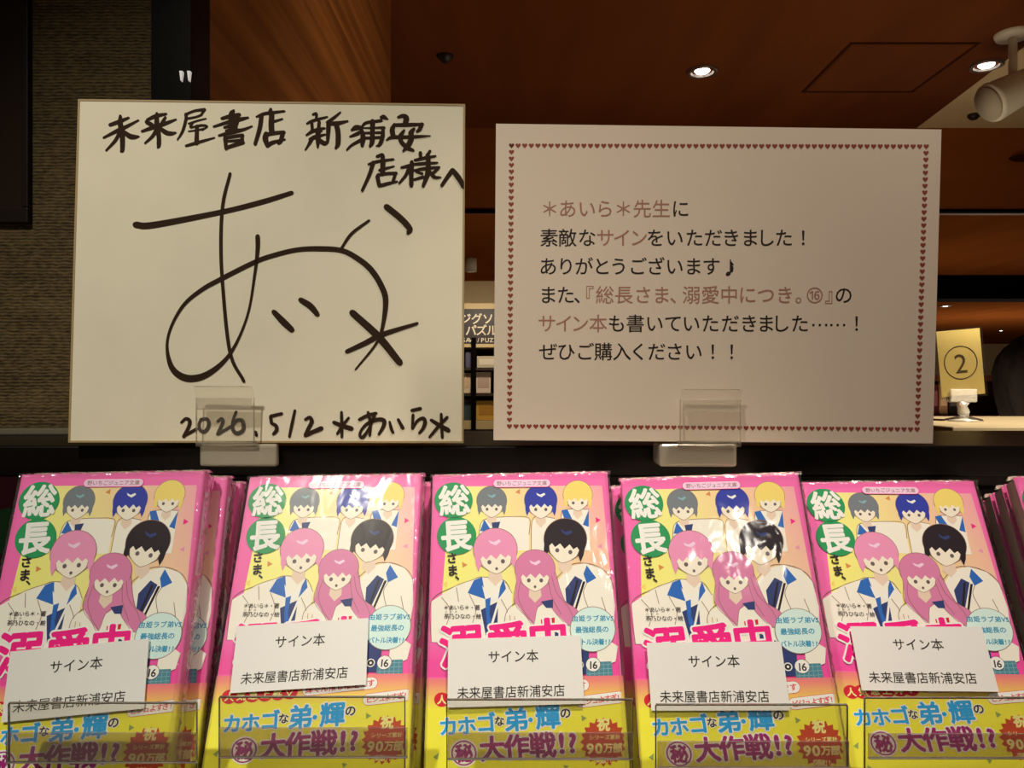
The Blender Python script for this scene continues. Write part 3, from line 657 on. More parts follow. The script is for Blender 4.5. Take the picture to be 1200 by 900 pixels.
# ================================================================== CLEAR SIGN CLIPS
M_flap = clear('clip_flap_plastic', (1.0, 0.995, 0.985), 0.12, 0.03, (0.95, 0.92, 0.84), ior=1.08)
M_base = clear('clip_base_plastic', (0.7, 0.68, 0.6), 0.3, 0.55, (0.62, 0.57, 0.47), 0.2)
M_edgep = clear('clip_edge_plastic', (0.92, 0.90, 0.86), 0.3, 0.14, (0.8, 0.75, 0.65), ior=1.1)
def clip(x0, x1, bx0, bx1, Yf, pose, ytop, yfold, label):
    """clear clip: foamed block on the ledge front, hinge bar, front flap with an out-turned lip"""
    zt = lambda py: (450 - py)/F*Yf
    X = lambda px: (px - 600)/F*Yf
    cx = (X(x0) + X(x1))/2
    t = empty('sign_clip', (cx, Yf, zt(548) + e), label=label, cat='clip', group='clear sign clips')
    L = lambda zz: zz - zt(548)
    mb = MB(); mb.box((X(bx0) - cx, 0.0035, L(zt(548))), (X(bx1) - cx, 0.5405 - Yf, L(zt(521))), M_base); mb.build('base_block', t, bevel=0.0022, seg=3)
    mb = MB(); mb.tube([(X(x0) - cx - 0.001, 0.002, L(zt(520.5))), (X(x1) - cx + 0.001, 0.002, L(zt(520.5)))], [0.0021, 0.0021], M_edgep, 12); mb.build('hinge_bar', t, True)
    zf, zl = L(zt(yfold)), L(zt(ytop)); z0 = L(zt(519.5)); th = 0.0011
    prof = [(0.0, z0), (-0.0005, zf - 0.004), (-0.0002, zf), (-0.0045, zl), (-0.0045 - th, zl - 0.0003), (-0.0002 - th, zf), (-0.0005 - th, zf - 0.004), (-th, z0)]
    mb = MB(); mb.prism(prof, X(x0) - cx, X(x1) - cx, M_flap); mb.build('front_flap', t)
    # turned-in crease below the lip
    mb = MB(); w0, w1 = X(x0) - cx, X(x1) - cx
    mb.prism([(-0.0018, zf - 0.0002), (-0.0048, zf - 0.0075), (-0.0041, zf - 0.0082), (-0.0013, zf - 0.0004)], w0 + 0.001, w1 - 0.001, M_edgep); mb.build('crease', t)
    mb = MB()
    for wx in (w0 - 0.0004, w1 - 0.0002): mb.box((wx, -th - 0.0003, z0), (wx + 0.0006, 0.0, zf), M_edgep)
    mb.box((w0 + 0.002, -0.0050 - th, zl - 0.0006), (w1 - 0.002, -0.0044, zl), M_edgep)
    mb.build('flap_rim', t)
clip(231, 298, 231, 322, 0.5285, BOARD, 452.5, 466, 'clear plastic clip holding the lower edge of the autograph board')
clip(797, 867, 774, 866, 0.5120, SHEET, 456, 468.5, 'clear plastic clip holding the lower edge of the printed notice')

# ================================================================== PAPERBACKS
BKW, BKH, BKT = 0.112, 0.1735, 0.0125
p3 = BOOKS[3]
def zb3(a, b):
    """reading of the middle cover, in quarter pixels from (490,540) -> cover x, z (origin at its base centre)"""
    q = unproj(p3, 490 + a/4, 540 + b/4)
    return (q[0] - BKW/2, q[1] + BKH)
def zc(a, b):                        # clamped to the cover
    q = zb3(a, b); return (max(-BKW/2 + 0.0002, min(BKW/2 - 0.0012, q[0])), q[1])
G = lambda n, r, g, b: mat('print_' + n, seen(r, g, b), 0.4, 0.3, film=True)
C_pink, C_mag, C_white, C_cream = G('pink', 228, 94, 142), G('magenta', 214, 28, 106), G('white', 214, 206, 188), G('cream', 216, 204, 178)
C_green, C_black, C_skin, C_blue = G('green', 36, 128, 70), G('black', 42, 32, 32), G('skin', 222, 200, 170), G('blue', 40, 90, 150)
C_navy, C_grey, C_royal, C_blond = G('navy', 44, 54, 92), G('grey', 104, 106, 104), G('royal', 44, 52, 132), G('blond', 216, 186, 92)
C_rose, C_rosed, C_hair, C_line = G('rose', 208, 128, 150), G('rosedark', 192, 110, 136), G('dark', 36, 26, 30), G('line', 130, 96, 80)
C_lpink, C_teal, C_tealt, C_ltx = G('palepink', 236, 176, 190), G('teal', 70, 116, 122), G('tealline', 116, 150, 146), G('bubbletext', 32, 122, 146)
C_bub, C_yel, C_cyan, C_purp = G('bubble', 190, 206, 196), G('yellow', 216, 202, 52), G('cyan', 28, 138, 190), G('purple', 140, 24, 92)
C_burst, C_gold, C_red, C_olive = G('burst', 176, 62, 34), G('gold', 234, 206, 120), G('red', 190, 30, 44), G('olive', 128, 140, 70)
C_or, C_brn = G('orange', 190, 120, 60), G('spinetext', 120, 60, 30)
def grad_mat(name, stops, axis):
    """printed colour blend across the cover (a print, in cover coordinates)"""
    m = bpy.data.materials.new(name); m.use_nodes = True; nt = m.node_tree; p = nt.nodes['Principled BSDF']
    tc = nt.nodes.new('ShaderNodeTexCoord'); vm = nt.nodes.new('ShaderNodeVectorMath'); vm.operation = 'DOT_PRODUCT'
    vm.inputs[1].default_value = axis[:3]; ad = nt.nodes.new('ShaderNodeMath'); ad.operation = 'ADD'; ad.inputs[1].default_value = axis[3]
    r = nt.nodes.new('ShaderNodeValToRGB'); el = r.color_ramp.elements
    el[0].position, el[1].position = stops[0][0], stops[-1][0]; el[0].color = (*stops[0][1], 1); el[1].color = (*stops[-1][1], 1)
    for s_ in stops[1:-1]:
        q = el.new(s_[0]); q.color = (*s_[1], 1)
    nt.links.new(tc.outputs['Object'], vm.inputs[0]); nt.links.new(vm.outputs['Value'], ad.inputs[0])
    nt.links.new(ad.outputs[0], r.inputs['Fac']); nt.links.new(r.outputs['Color'], p.inputs['Base Color'])
    p.inputs['Roughness'].default_value = 0.4; film_gloss(nt, p)
    return m
C_panel = grad_mat('print_panel_blend', [(0.0, seen(234, 208, 96)), (0.3, seen(232, 202, 112)), (0.75, seen(230, 166, 132)), (1.0, seen(226, 124, 142))], (7.2, 0, 3.2, 0.02))
C_band = grad_mat('print_band_blend', [(0.0, seen(214, 202, 48)), (0.62, seen(216, 202, 52)), (0.86, seen(214, 120, 100)), (1.0, seen(206, 60, 120))], (0, 0, 17.5, 0.0))
C_low = grad_mat('print_lower_blend', [(0.0, seen(216, 66, 130)), (0.6, seen(226, 130, 165)), (1.0, seen(232, 160, 170))], (0, 0, 14, -0.85))
M_page = mat('page_edges', seen(200, 186, 150), 0.8, 0.1)
M_film = clear('shrink_film', (0.98, 0.97, 0.96), 0.25, 0.02, (0.9, 0.8, 0.8), 0.12, 0.8, ior=1.12)

def wrap_profile(off):
    """front, rounded spine and back of a paperback seen from above (x, y)"""
    r = 0.0012 + off; w = BKW/2; P = [(-w, -off)]
    for k in range(5):
        a = math.radians(-90 + 90*k/4); P.append((w - 0.0012 + r*math.cos(a), 0.0012 + r*math.sin(a)))
    for k in range(5):
        a = math.radians(90*k/4); P.append((w - 0.0012 + r*math.cos(a), BKT - 0.0012 + r*math.sin(a)))
    P.append((-w, BKT + off)); return P
def wrap(mb, o1, o0, z0, z1, m):
    A, B = wrap_profile(o1), wrap_profile(o0); mb.prism(A + B[::-1], z0, z1, m, 'z')
LY = [0.0]
def nxt():
    LY[0] += 0.000004
    return -0.00002 - LY[0]
C_neck, C_hl, C_eye = G('neck', 206, 178, 148), G('hairlight', 226, 178, 190), G('eye', 92, 78, 74)
def bust(mb, cx, cy, r, hair, shoulders, collar=None, tie=None, long=None, tilt=0, light=None, mouth=False):
    """plain generic schoolchild figure: shoulders, neck, round head, simple hair cap, dot eyes"""
    def line(pts, w=3.0):
        stroke(mb, C_line, [(a, b, w) for a, b in pts], zc, nxt())
    if shoulders:
        poly(mb, C_cream, shoulders, zc, nxt()); line(shoulders[:-1])
    if long:
        poly(mb, hair, long, zc, nxt()); line(long, 2.5)
    y = nxt(); poly(mb, C_neck, [(cx - r*0.25, cy + r*0.5), (cx + r*0.25, cy + r*0.5), (cx + r*0.34, cy + r*1.4), (cx, cy + r*1.75), (cx - r*0.34, cy + r*1.4)], zc, y)
    if collar:
        for c in collar: poly(mb, C_blue, c, zc, nxt())
    if tie: poly(mb, C_navy, tie, zc, nxt())
    ca, sa = math.cos(math.radians(tilt)), math.sin(math.radians(tilt))
    T = lambda a, b: (cx + r*(a*ca - b*sa), cy + r*(a*sa + b*ca))
    poly(mb, C_line, ell(cx, cy - r*0.05, r*1.09, r*1.05, rot=tilt), zc, nxt())
    poly(mb, hair, ell(cx, cy - r*0.05, r*1.06, r*1.02, rot=tilt), zc, nxt())
    y = nxt()
    for sgn in (-1, 1): poly(mb, hair, [T(sgn*1.03, 0.1), T(sgn*1.0, 0.62), T(sgn*0.90, 0.98), T(sgn*0.76, 0.70), T(sgn*0.70, 0.2)], zc, y)
    face = [T(a, b) for a, b in ((-0.74, 0.0), (0.74, 0.0), (0.76, 0.40), (0.66, 0.72), (0.34, 1.0), (0.06, 1.14), (-0.06, 1.14), (-0.34, 1.0), (-0.66, 0.72), (-0.76, 0.40))]
    poly(mb, C_skin, face, zc, nxt()); line(face[2:], 2.2)
    fringe = [T(math.cos(math.radians(t))*0.98, 0.10 + 0.78*math.sin(math.radians(t))) for t in range(180, 361, 12)]
    fringe += [T(a, b) for a, b in ((0.86, 0.52), (0.62, 0.26), (0.46, 0.40), (0.24, 0.18), (0.02, 0.44), (-0.24, 0.20), (-0.46, 0.42), (-0.64, 0.24), (-0.86, 0.54))]
    poly(mb, hair, fringe, zc, nxt())
    y = nxt()
    for sgn in (-1, 1): poly(mb, C_eye, ell(*T(sgn*0.33, 0.56), r*0.10, r*0.11, 14), zc, y)
    if mouth: poly(mb, C_eye, ell(*T(0, 0.90), r*0.07, r*0.08, 12), zc, y)
    if light:
        y = nxt(); poly(mb, light, [T(a, b) for a, b in ((-0.30, -0.52), (-0.05, -0.40), (0.22, -0.52), (0.30, -0.42), (0.05, -0.24), (-0.22, -0.36))], zc, y)

def build_book(pose, label, group):
    root = empty('paperback_book', (0, 0, 0), label=label, cat='book', group=group)
    H = BKH
    mb = MB(); wrap(mb, 0.0, -0.0004, 0.0, H, C_pink); cover = mb.build('cover', root)
    mb = MB(); mb.box((-BKW/2 + 0.0008, 0.0006, 0.0006), (BKW/2 - 0.0014, BKT - 0.0006, H - 0.0009), M_page); mb.build('page_block', root)
    # ---- printed picture
    LY[0] = 0; mb = MB()
    poly(mb, C_panel, [(150, 120), (862, 116), (960, 1000), (85, 1000)], zc, nxt())
    poly(mb, C_low, [(40, 800), (975, 800), (990, 1014), (30, 1014)], zc, nxt())
    y = nxt()
    for pts, m in (([(455,148),(476,132),(478,156)], C_or), ([(474,342),(500,355),(476,372)], C_brn), ([(206,474),(232,488),(208,502)], C_or), ([(110,580),(136,564),(136,596)], C_blond),
                   ([(832,264),(856,278),(834,292)], C_mag), ([(838,402),(860,388),(862,412)], C_rose), ([(620,150),(640,160),(622,172)], C_lpink)): poly(mb, m, pts, zc, y)
    bust(mb, 345, 190, 66, C_grey, [(285,420),(285,345),(300,285),(345,268),(440,262),(520,270),(520,345),(520,420)], [[(310,275),(345,330),(290,330)]], [(345,290),(385,285),(372,330),(350,330)], light=C_tealt)
    bust(mb, 575, 188, 72, C_royal, [(530,420),(535,280),(580,262),(640,270),(650,420)], light=C_white)
    bust(mb, 748, 162, 64, C_blond, [(690,420),(670,260),(700,228),(800,228),(806,420)], [[(672,232),(700,228),(735,300),(690,290)], [(800,230),(772,300),(800,310)]])
    bust(mb, 690, 372, 94, C_hair, [(640,870),(600,640),(700,500),(780,480),(860,505),(905,560),(930,680),(912,800),(800,880)], [[(790,490),(835,550),(790,575),(775,530)]], [(690,600),(735,540),(770,560),(700,760)], tilt=8, light=C_navy)
    y = nxt(); poly(mb, C_hair, [(742,560),(752,560),(720,690),(706,700)], zc, y); poly(mb, C_hair, [(772,566),(784,566),(742,700),(730,706)], zc, y)
    for p_ in ([(790,575),(775,620),(800,700)], [(860,640),(880,720),(850,760)], [(775,700),(782,790)]): stroke(mb, C_line, [(a, b, 3) for a, b in p_], zc, nxt())
    bust(mb, 362, 420, 96, C_rose, [(62,850),(62,660),(170,590),(250,560),(300,545),(400,560),(440,620),(440,860)], [[(262,560),(300,545),(318,650),(232,620)], [(400,555),(412,600),(375,650),(385,590)]], None, tilt=-4, light=C_hl, mouth=True)
    y = nxt(); poly(mb, C_white, [(300,585),(345,640),(385,585),(372,655),(318,660)], zc, y)
    poly(mb, C_navy, [(292,700),(375,660),(372,780),(320,850)], zc, nxt()); poly(mb, C_blue, [(315,650),(340,640),(335,720),(348,770),(325,780),(318,720)], zc, nxt())
    y = nxt(); poly(mb, C_white, [(284,700),(294,698),(322,845),(312,856)], zc, y); poly(mb, C_white, [(372,660),(382,662),(326,856),(316,850)], zc, y)
    for p_ in ([(240,625),(270,700),(255,780),(300,850)], [(110,640),(150,700),(130,780)], [(390,650),(420,720),(410,840)], [(180,595),(190,660)]): stroke(mb, C_line, [(a, b, 3) for a, b in p_], zc, nxt())
    bust(mb, 548, 512, 88, C_rosed, [(415,860),(410,720),(480,650),(545,640),(610,650),(690,700),(700,860)], None, None,
         long=[(468,480),(560,440),(632,500),(665,600),(690,660),(745,700),(755,760),(700,770),(640,710),(604,660),(560,690),(540,770),(505,730),(450,660),(462,560)], light=C_hl, mouth=True)
    y = nxt(); poly(mb, C_skin, [(410,740),(440,715),(480,770),(470,830),(420,840)], zc, y)
    y = nxt(); poly(mb, C_navy, [(575,660),(632,650),(632,690),(600,690)], zc, y); poly(mb, C_red, [(575,745),(640,735),(640,790),(580,800)], zc, y)
    for p_ in ([(480,560),(470,640),(500,710),(540,760)], [(625,540),(650,620),(700,680),(735,750)], [(610,560),(628,640),(670,720)], [(430,725),(435,790)], [(452,730),(455,800)]): stroke(mb, C_line, [(a, b, 2.5) for a, b in p_], zc, nxt())
    y = nxt(); poly(mb, C_navy, [(640,800),(800,880),(800,1000),(640,1000)], zc, y)
    y = nxt(); poly(mb, C_cream, [(838,880),(905,850),(945,870),(925,940),(870,965),(840,935)], zc, y)
    y = nxt(); sk = [(792,950),(905,965),(912,1012),(790,1012)]; poly(mb, C_teal, [(788,945),(905,940),(914,1014),(788,1014)], zc, y)
    y = nxt()
    for k in range(5): poly(mb, C_tealt, [(800+22*k,946),(803+22*k,946),(806+22*k,1014),(803+22*k,1014)], zc, y)
    for k in range(3): poly(mb, C_tealt, [(790,958+20*k),(908,952+20*k),(908,955+20*k),(790,961+20*k)], zc, y)
    mb.build('cover_picture', cover)
    # ---- series pill
    mb = MB(); y = nxt(); poly(mb, C_mag, ell(371, 107, 20, 19, 12, 90, 270) + ell(601, 105, 20, 19, 12, -90, 90), zc, y)
    poly(mb, C_lpink, ell(371, 107, 18, 17, 12, 90, 270) + ell(601, 105, 18, 17, 12, -90, 90), zc, nxt())
    row(mb, C_line, '野いちごジュニア文庫', 380, 592, 107, 105, 23, zc, nxt(), 0.012); mb.build('series_pill', cover)
    # ---- title badges and title
    mb = MB(); y = nxt(); poly(mb, C_green, ell(166, 186, 90, 84), zc, y); poly(mb, C_green, ell(181, 352, 92, 88), zc, y)
    put(mb, C_white, '総', 170, 186, 150, 150, zc, nxt(), 0.028, -4); put(mb, C_white, '長', 178, 350, 146, 152, zc, nxt(), 0.035, -4)
    y = nxt()
    for ch, a, b, s_ in (('さ', 158, 456, 54), ('ま', 162, 514, 56), ('、', 200, 530, 60)): put(mb, C_black, ch, a, b, s_, s_, zc, y, 0.028, -4)
    mb.build('title_badge', cover)
    mb = MB(); yw, ym = nxt(), nxt()
    for ch, a, b, s_ in (('溺', 205, 868, 212), ('愛', 420, 852, 200), ('中', 610, 832, 196)):
        put(mb, C_white, ch, a, b, s_, s_, zc, yw, 0.075, -4); put(mb, C_mag, ch, a, b, s_, s_, zc, ym, 0.034, -4)
    for ch, a, s_ in (('に', 330, 90), ('つ', 430, 90), ('き', 530, 90)): put(mb, C_black, ch, a, 965, s_, s_, zc, ym, 0.03)
    ring(mb, C_white, 756, 957, 0, 20, zc, nxt(), 24); ring(mb, C_black, 756, 957, 6, 15, zc, nxt(), 24)
    mb.build('title_lettering', cover)
    mb = MB(); y = nxt()
    row(mb, C_black, '＊あいら＊・著', 132, 278, 688, 688, 26, zc, y, 0.006); row(mb, C_black, 'にゃの', 132, 178, 708, 708, 11, zc, y)
    row(mb, C_black, '茶乃ひなの・絵', 134, 284, 729, 729, 26, zc, y, 0.006); mb.build('author_lettering', cover)
    mb = MB(); y = nxt(); poly(mb, C_line, ell(818, 790, 107, 107), zc, y); poly(mb, C_bub, ell(818, 790, 104, 104), zc, nxt()); y = nxt()
    row(mb, C_ltx, '由姫ラブ弟VS', 735, 908, 740, 738, 31, zc, y, 0.025); row(mb, C_ltx, '最強総長の', 752, 878, 793, 790, 32, zc, y, 0.025); row(mb, C_ltx, 'バトル決着!?', 745, 896, 850, 848, 31, zc, y, 0.025)
    mb.build('speech_bubble', cover)
    mb = MB(); y = nxt(); poly(mb, C_black, ell(820, 955, 35, 34), zc, y); poly(mb, C_white, ell(820, 955, 33, 32), zc, nxt())
    y = nxt(); put(mb, C_black, '1', 809, 956, 48, 50, zc, y, 0.02); put(mb, C_black, '6', 829, 956, 48, 50, zc, y, 0.02); mb.build('volume_badge', cover)
    # ---- spine print (faces +x)
    mb = MB(); mb.box((BKW/2 + 0.00003, 0.0034, H - 0.062), (BKW/2 + 0.00006, 0.0088, H - 0.012), C_lpink)
    def fsp(a, b): return (a, b)
    def spine_txt(mb, m, txt, z0, z1, s_, bold, x_):
        for i, ch in enumerate(txt):
            zz = z0 + (z1 - z0)*i/(len(txt) - 1); vs, fs = glyph(ch)
            for o_ in ((-bold, bold) if bold else (0,)): mb.add([(x_, BKT/2 + (a + o_ - 0.5)*s_, zz + (b - 0.38)*s_) for a, b in vs], fs, m)
    spine_txt(mb, C_mag, '総長さま、溺愛中につき。', H - 0.016, H - 0.059, 0.0036, 0.0, BKW/2 + 0.00009)
    mb.build('spine_lettering', cover)
    # ---- paper band
    ztop = zb3(500, 1014)[1]
    mb = MB(); wrap(mb, 0.0008, 0.0006, -0.0001 + 0.0002, ztop, C_band); band = mb.build('paper_band', root)
    LY[0] = 0.00083
    mb = MB(); y = nxt()
    for k, (a, b) in enumerate(((112, 1120), (160, 1118), (220, 1112), (280, 1108), (340, 1102), (395, 1097))): poly(mb, C_red, ell(a, b, 36, 34), zc, y - 0.0000005*k)
    y = nxt(); row(mb, C_gold, '人気急上昇♡', 112, 392, 1120, 1097, 46, zc, y, 0.03); mb.build('ribbon', band)
    mb = MB(); y = nxt()
    def bubble2(pts_c, m0, txt, x0, x1, y0, y1, s_, rot):
        y_ = nxt(); poly(mb, C_red, ell(x0 - 4, y0, 28, 29, 10, 90, 270) + ell(x1 + 4, y1, 28, 29, 10, -90, 90), zc, y_)
        y_ = nxt(); poly(mb, C_white, ell(x0 - 4, y0, 26, 27, 10, 90, 270) + ell(x1 + 4, y1, 26, 27, 10, -90, 90), zc, y_)
        row(mb, m0, txt, x0, x1, y0, y1, s_, zc, nxt(), 0.02, rot)
    bubble2(None, C_red, '輝くん推し確定です', 482, 770, 1085, 1052, 36, -6); bubble2(None, C_red, 'ビジュよすぎ!', 772, 938, 1130, 1108, 34, -6)
    mb.build('caption_bubbles', band)
    mb = MB(); yw, ym = nxt(), nxt()
    for ch, a, b, s_ in (('カ', 142, 1245, 92), ('ホ', 228, 1240, 92), ('ゴ', 318, 1228, 96), ('弟', 460, 1212, 116), ('・', 527, 1214, 80), ('輝', 608, 1200, 118)):
        put(mb, C_white, ch, a, b, s_, s_, zc, yw, 0.085, -4); put(mb, C_cyan, ch, a, b, s_, s_, zc, ym, 0.034, -4)
    for ch, a, b, s_ in (('な', 381, 1220, 50), ('の', 690, 1182, 54)):
        put(mb, C_white, ch, a, b, s_, s_, zc, yw, 0.10, -4); put(mb, C_black, ch, a, b, s_, s_, zc, ym, 0.03, -4)
    for ch, a, b, s_ in (('大', 348, 1348, 122), ('作', 462, 1340, 122), ('戦', 583, 1332, 126), ('!', 672, 1320, 130), ('?', 724, 1318, 124)):
        put(mb, C_white, ch, a, b, s_, s_, zc, yw, 0.085, -4); put(mb, C_purp, ch, a, b, s_, s_, zc, ym, 0.036, -4)
    ring(mb, C_white, 215, 1370, 0, 66, zc, yw); ring(mb, C_purp, 215, 1370, 52, 59, zc, ym); put(mb, C_purp, '秘', 215, 1370, 84, 88, zc, ym, 0.045, -3)
    mb.build('band_lettering', band)
    mb = MB(); y = nxt(); st = []
    for k in range(40):
        r_ = 110 if k % 2 == 0 else 92; a = 2*math.pi*k/40; st.append((868 + r_*math.cos(a), 1318 + r_*1.05*math.sin(a)))
    poly(mb, C_burst, st, zc, y); y = nxt()
    put(mb, C_gold, '祝', 868, 1236, 62, 62, zc, y, 0.04); row(mb, C_gold, 'シリーズ累計', 812, 935, 1297, 1294, 25, zc, y, 0.02)
    put(mb, C_gold, '9', 806, 1347, 70, 66, zc, y, 0.035); put(mb, C_gold, '0', 846, 1346, 70, 66, zc, y, 0.035); put(mb, C_gold, '万', 890, 1346, 46, 48, zc, y, 0.035); put(mb, C_gold, '部', 934, 1345, 46, 48, zc, y, 0.035)
    row(mb, C_gold, '突破!!', 842, 902, 1404, 1402, 32, zc, y, 0.03); mb.build('burst_badge', band)
    mb = MB(); y = nxt()
    for pts in ([(764,1192),(790,1206),(768,1222)], [(72,1388),(98,1368),(92,1402)], [(680,1426),(706,1430),(690,1450)], [(118,1480),(140,1490),(120,1505)]): poly(mb, C_olive, pts, zc, y)
    mb.build('band_triangles', band)
    mb = MB(); zt_ = ztop
    spine_txt(mb, C_brn, '由姫への愛が大暴走!?', zt_ - 0.007, 0.004, 0.0052, 0.03, BKW/2 + 0.00084); mb.build('band_spine_lettering', band)
    # ---- shrink film standing off the edges
    rnd = random.Random(11); mb = MB(); n = 60; w = BKW/2
    vs, fs = [], []
    for i in range(n + 1):
        x_ = -w - 0.0012 + (BKW + 0.003)*i/n; j = rnd.uniform(-0.0005, 0.0005)
        vs += [(x_, -0.0017, H - 0.002), (x_, -0.0015 + j, H + 0.0004), (x_, 0.003 + j, H + 0.0016 + j), (x_, BKT*0.6, H + 0.0006 + abs(j))]
    for i in range(n):
        for k in range(3): fs.append((i*4+k, (i+1)*4+k, (i+1)*4+k+1, i*4+k+1))
    mb.add(vs, fs, M_film); vs, fs = [], []
    for i in range(n + 1):
        z_ = H*i/n; j = rnd.uniform(-0.0004, 0.0004)
        vs += [(w - 0.002, -0.0017, z_), (w + 0.0012 + j, -0.0012, z_), (w + 0.0016 + j, 0.004, z_), (w + 0.0013 - j, BKT - 0.001, z_)]
    for i in range(n):
        for k in range(3): fs.append((i*4+k, (i+1)*4+k, (i+1)*4+k+1, i*4+k+1))
    mb.add(vs, fs, M_film); vs, fs = [], []
    for i in range(n + 1):
        z_ = H*i/n; j = rnd.uniform(-0.0004, 0.0004)
        vs += [(-w + 0.0015, -0.0017, z_), (-w - 0.0012 + j, -0.001, z_), (-w - 0.0010 + j, BKT - 0.001, z_)]
    for i in range(n):
        for k in range(2): fs.append((i*3+k, (i+1)*3+k, (i+1)*3+k+1, i*3+k+1))
    mb.add(vs, fs, M_film); mb.build('shrink_wrap', root, True)
    return root
def seat(root, pose, back=0.0, dx=0.0):
    """stand a book at a cover pose, shifted back in its stack"""
    place(root, pose, (BKW/2 + dx, back, -BKH))
GRP = 'pink paperbacks facing out on the rack'
def copy_tree(o, parent=None):
    c = o.copy(); COL.objects.link(c)
    if parent: c.parent = parent
    for ch in list(o.children): copy_tree(ch, c)
    return c
proto = build_book(BOOKS[1], 'pink paperback at far left, front of its stack, spine showing at right', GRP)
seat(proto, BOOKS[1])
POS6 = (-0.50, 0.004, -0.10, 0.3245, 0.4975, -0.0605)
SPOTS = [
 (2, 'second pink paperback from the left, its card hiding the magenta title', 0, 0, GRP),
 (3, 'middle pink paperback of the front row, standing upright below the gap between board and notice', 0, 0, GRP),
 (4, 'fourth pink paperback from the left, leaning left with glare on its cover', 0, 0, GRP),
 (5, 'fifth pink paperback from the left, farthest right of the fully visible covers', 0, 0, GRP),
 (6, 'pink paperback cut by the right photo edge, front of its stack', 0, 0, GRP),
 (1, 'second pink paperback of the far left stack, its edge and spine showing', 0.0158, 0.0086, 'pink paperbacks stacked behind the front row'),
 (1, 'rearmost pink paperback of the far left stack, beside the second cover', 0.0316, 0.0122, 'pink paperbacks stacked behind the front row'),
 (2, 'pink paperback hidden behind the second cover, only its top and side edges showing', 0.0158, 0.0040, 'pink paperbacks stacked behind the front row'),
 (3, 'pink paperback hidden behind the middle cover, only its top edge showing', 0.0158, 0.0005, 'pink paperbacks stacked behind the front row'),
 (4, 'second pink paperback in the fourth stack, its left and top edges showing', 0.0155, -0.006, 'pink paperbacks stacked behind the front row'),
 (4, 'rearmost pink paperback in the fourth stack, only its top edge showing', 0.0311, -0.0085, 'pink paperbacks stacked behind the front row'),
 (6, 'second pink paperback of the stack at the right photo edge, pale page edges showing', 0.0158, -0.0005, 'pink paperbacks stacked behind the front row'),
 (6, 'rearmost pink paperback of the stack at the right photo edge', 0.0316, -0.001, 'pink paperbacks stacked behind the front row')]
BOOKS[6] = POS6
for k, lab, back, dx, grp in SPOTS:
    c = copy_tree(proto); c['label'] = lab; c['group'] = grp; seat(c, BOOKS[k], back, dx)

# dark maroon paperback at the left edge, its shade mixed into the colours
t = empty('maroon_book', (0, 0, 0), label='dark maroon paperback in shade at the left edge of the rack', cat='book')
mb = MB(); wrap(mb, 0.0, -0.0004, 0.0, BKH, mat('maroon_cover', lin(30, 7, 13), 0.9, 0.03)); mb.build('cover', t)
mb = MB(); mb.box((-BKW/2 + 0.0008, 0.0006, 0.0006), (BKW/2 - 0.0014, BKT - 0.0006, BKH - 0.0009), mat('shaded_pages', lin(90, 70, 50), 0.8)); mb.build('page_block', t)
mb = MB(); poly(mb, mat('dark_green_print', lin(14, 32, 16), 0.9, 0.03), ell(0.036, -0.135, 0.014, 0.016), lambda a, b: (a, -b), -0.0002); mb.build('cover_emblem', t)
place(t, (-0.50, -0.01, 0.0, -0.4275, 0.523, -0.064), (BKW/2, 0, -BKH))

# ================================================================== SIGNED-COPY CARDS
M_card = mat('white_card', seen(207, 198, 180), 0.45, 0.3, film=True); M_ct = mat('card_ink', lin(40, 34, 32), 0.6)
CW, CH = 0.0770, 0.0368
CARDS = {1: (1.58, -10.30, 4.0, 'white card lettered in black on the far left paperback'), 2: (0.81, -9.46, 2.7, 'white card on the second paperback, set highest and covering its title'),
         3: (1.22, -10.05, 0.6, 'white card on the middle paperback of the front row'), 4: (0.86, -10.15, -0.4, 'white card on the fourth paperback, beside the number 16 badge'),
         5: (1.45, -9.55, 0.4, 'white card on the fifth paperback from the left')}
for k, (u, v, rot, lab) in CARDS.items():
    t = empty('signed_copy_card', (0, 0, 0), label=lab, cat='card', group='signed copy cards')
    mb = MB(); mb.box((-CW/2, -0.0003, 0), (CW/2, 0, CH), M_card); mb.build('card_paper', t)
    fc = lambda a, b: ((a - 0.5)*CW, (1 - b)*CH)
    mb = MB()
    for i, ch in enumerate('サイン本'):
        put(mb, M_ct, ch, 0.345 + i*0.096, 0.285, 0.095, 0.095*CW/CH, fc, -0.0004, 0.004)
    for i, ch in enumerate('未来屋書店新浦安店'):
        put(mb, M_ct, ch, 0.112 + i*0.0886, 0.80, 0.0885, 0.0885*CW/CH, fc, -0.0004, 0.004)
    mb.build('lettering', t)
    # the card's base centre on its book's cover
    a = math.radians(rot); cx_ = u/100 + math.cos(a)*CW/2 + math.sin(a)*CH; cz_ = v/100 + math.sin(a)*CW/2 - math.cos(a)*CH
    R = rotm(BOOKS[k][:3]); T = Vector(BOOKS[k][3:]) + R @ Vector((cx_, -0.0024, cz_))
    t.matrix_world = Matrix.Translation((T.x, T.y, T.z + EYE)) @ R.to_4x4() @ Matrix.Rotation(-a, 4, 'Y')

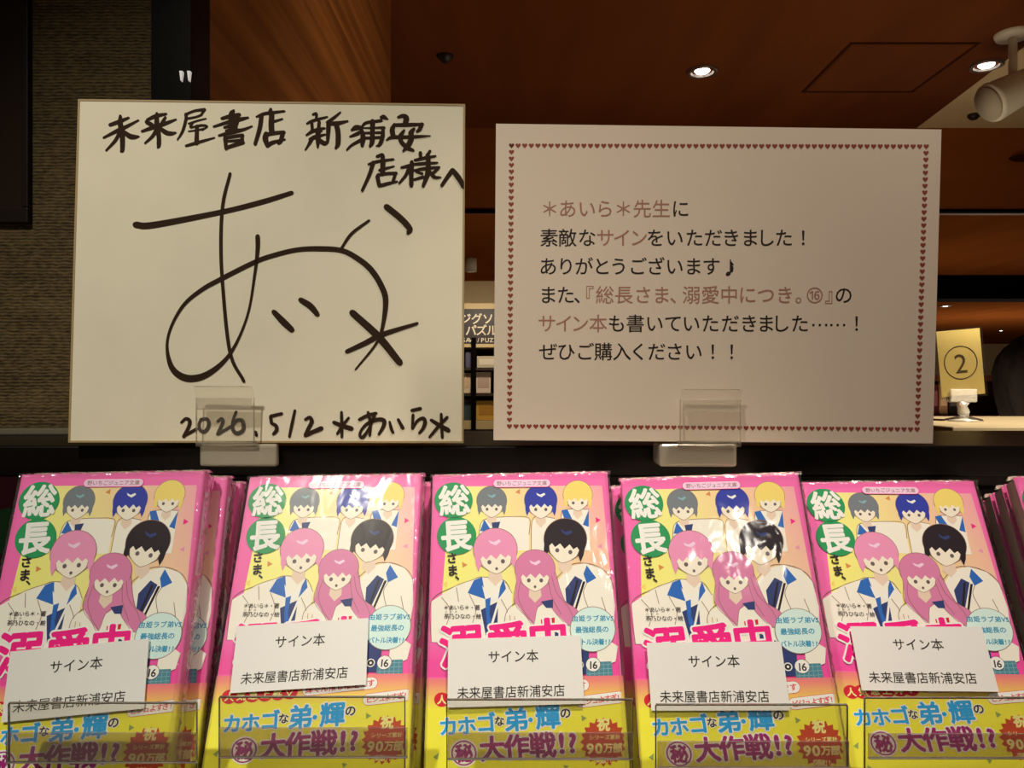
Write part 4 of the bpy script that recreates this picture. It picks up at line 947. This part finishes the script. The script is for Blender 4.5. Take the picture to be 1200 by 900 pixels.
# ================================================================== CLEAR BOOK STOPPERS
M_plate = clear('stopper_plate', (0.96, 0.95, 0.91), 0.25, 0.02, (0.8, 0.76, 0.66), 0.05)
M_pe = clear('stopper_edge', (0.30, 0.27, 0.22), 0.5, 0.30, (0.42, 0.38, 0.30), 0.1)
M_rail = clear('stopper_rail', (0.84, 0.80, 0.80), 0.2, 0.10, (0.62, 0.54, 0.52), 0.1)
for px0, px1, py, rx0, rx1, ry0, ry1, lab in ((10, 230, 825, 10, 232, 857, 891, 'clear acrylic stopper in front of the far left paperback'), (257, 474, 818, 259, 478, 851, 885, 'clear acrylic stopper in front of the second paperback'),
        (524, 741, 821, 525, 741, 857, 887, 'clear acrylic stopper in front of the middle paperback'), (769, 993, 827, 770, 993, 867, 897, 'clear acrylic stopper in front of the fourth paperback'),
        (1014, 1236, 819, 1016, 1236, 858, 886, 'clear acrylic stopper in front of the fifth paperback')):
    Y = 0.3985; X = lambda p: (p - 600)/F*Y; zz = lambda p: (450 - p)/F*Y - SB
    cx_ = (X(px0) + X(px1))/2; hw = (X(px1) - X(px0))/2
    t = empty('book_stopper', (cx_, Y, SB + EYE), label=lab, cat='book stopper', group='clear acrylic book stoppers')
    ht = zz(py); th = 0.0012
    mb = MB(); mb.box((-hw, 0, 0), (hw, th, ht), M_plate); mb.build('front_plate', t)
    mb = MB(); mb.box((-hw, -0.0001, ht), (hw, th + 0.0001, ht + 0.0007), M_pe)
    for sx in (-hw - 0.0004, hw - 0.0001): mb.box((sx, -0.0001, 0), (sx + 0.0005, th, ht), M_pe)
    mb.build('plate_edge', t)
    mb = MB(); mb.box((X(rx0) - cx_, -0.0022, zz(ry1)), (X(rx1) - cx_, -0.0009, zz(ry0)), M_rail); ra = mb.build('label_rail', t)
    mb = MB(); mb.box((X(rx0) - cx_, -0.0024, zz(ry1) - 0.0006), (X(rx1) - cx_, -0.0007, zz(ry1)), clear('rail_bright_edge', (0.8, 0.78, 0.74), 0.8, 0.35, (0.85, 0.8, 0.75))); mb.build('rail_edge', ra)
    mb = MB(); mb.box((-hw, -0.03, 0), (hw, 0, 0.0012), M_plate); mb.build('foot', t)

bpy.data.objects.remove(tobj)
for o in list(bpy.data.objects):
    if o.parent is None and o.type == 'EMPTY' and not o.children: bpy.data.objects.remove(o)
bpy.context.view_layer.update()
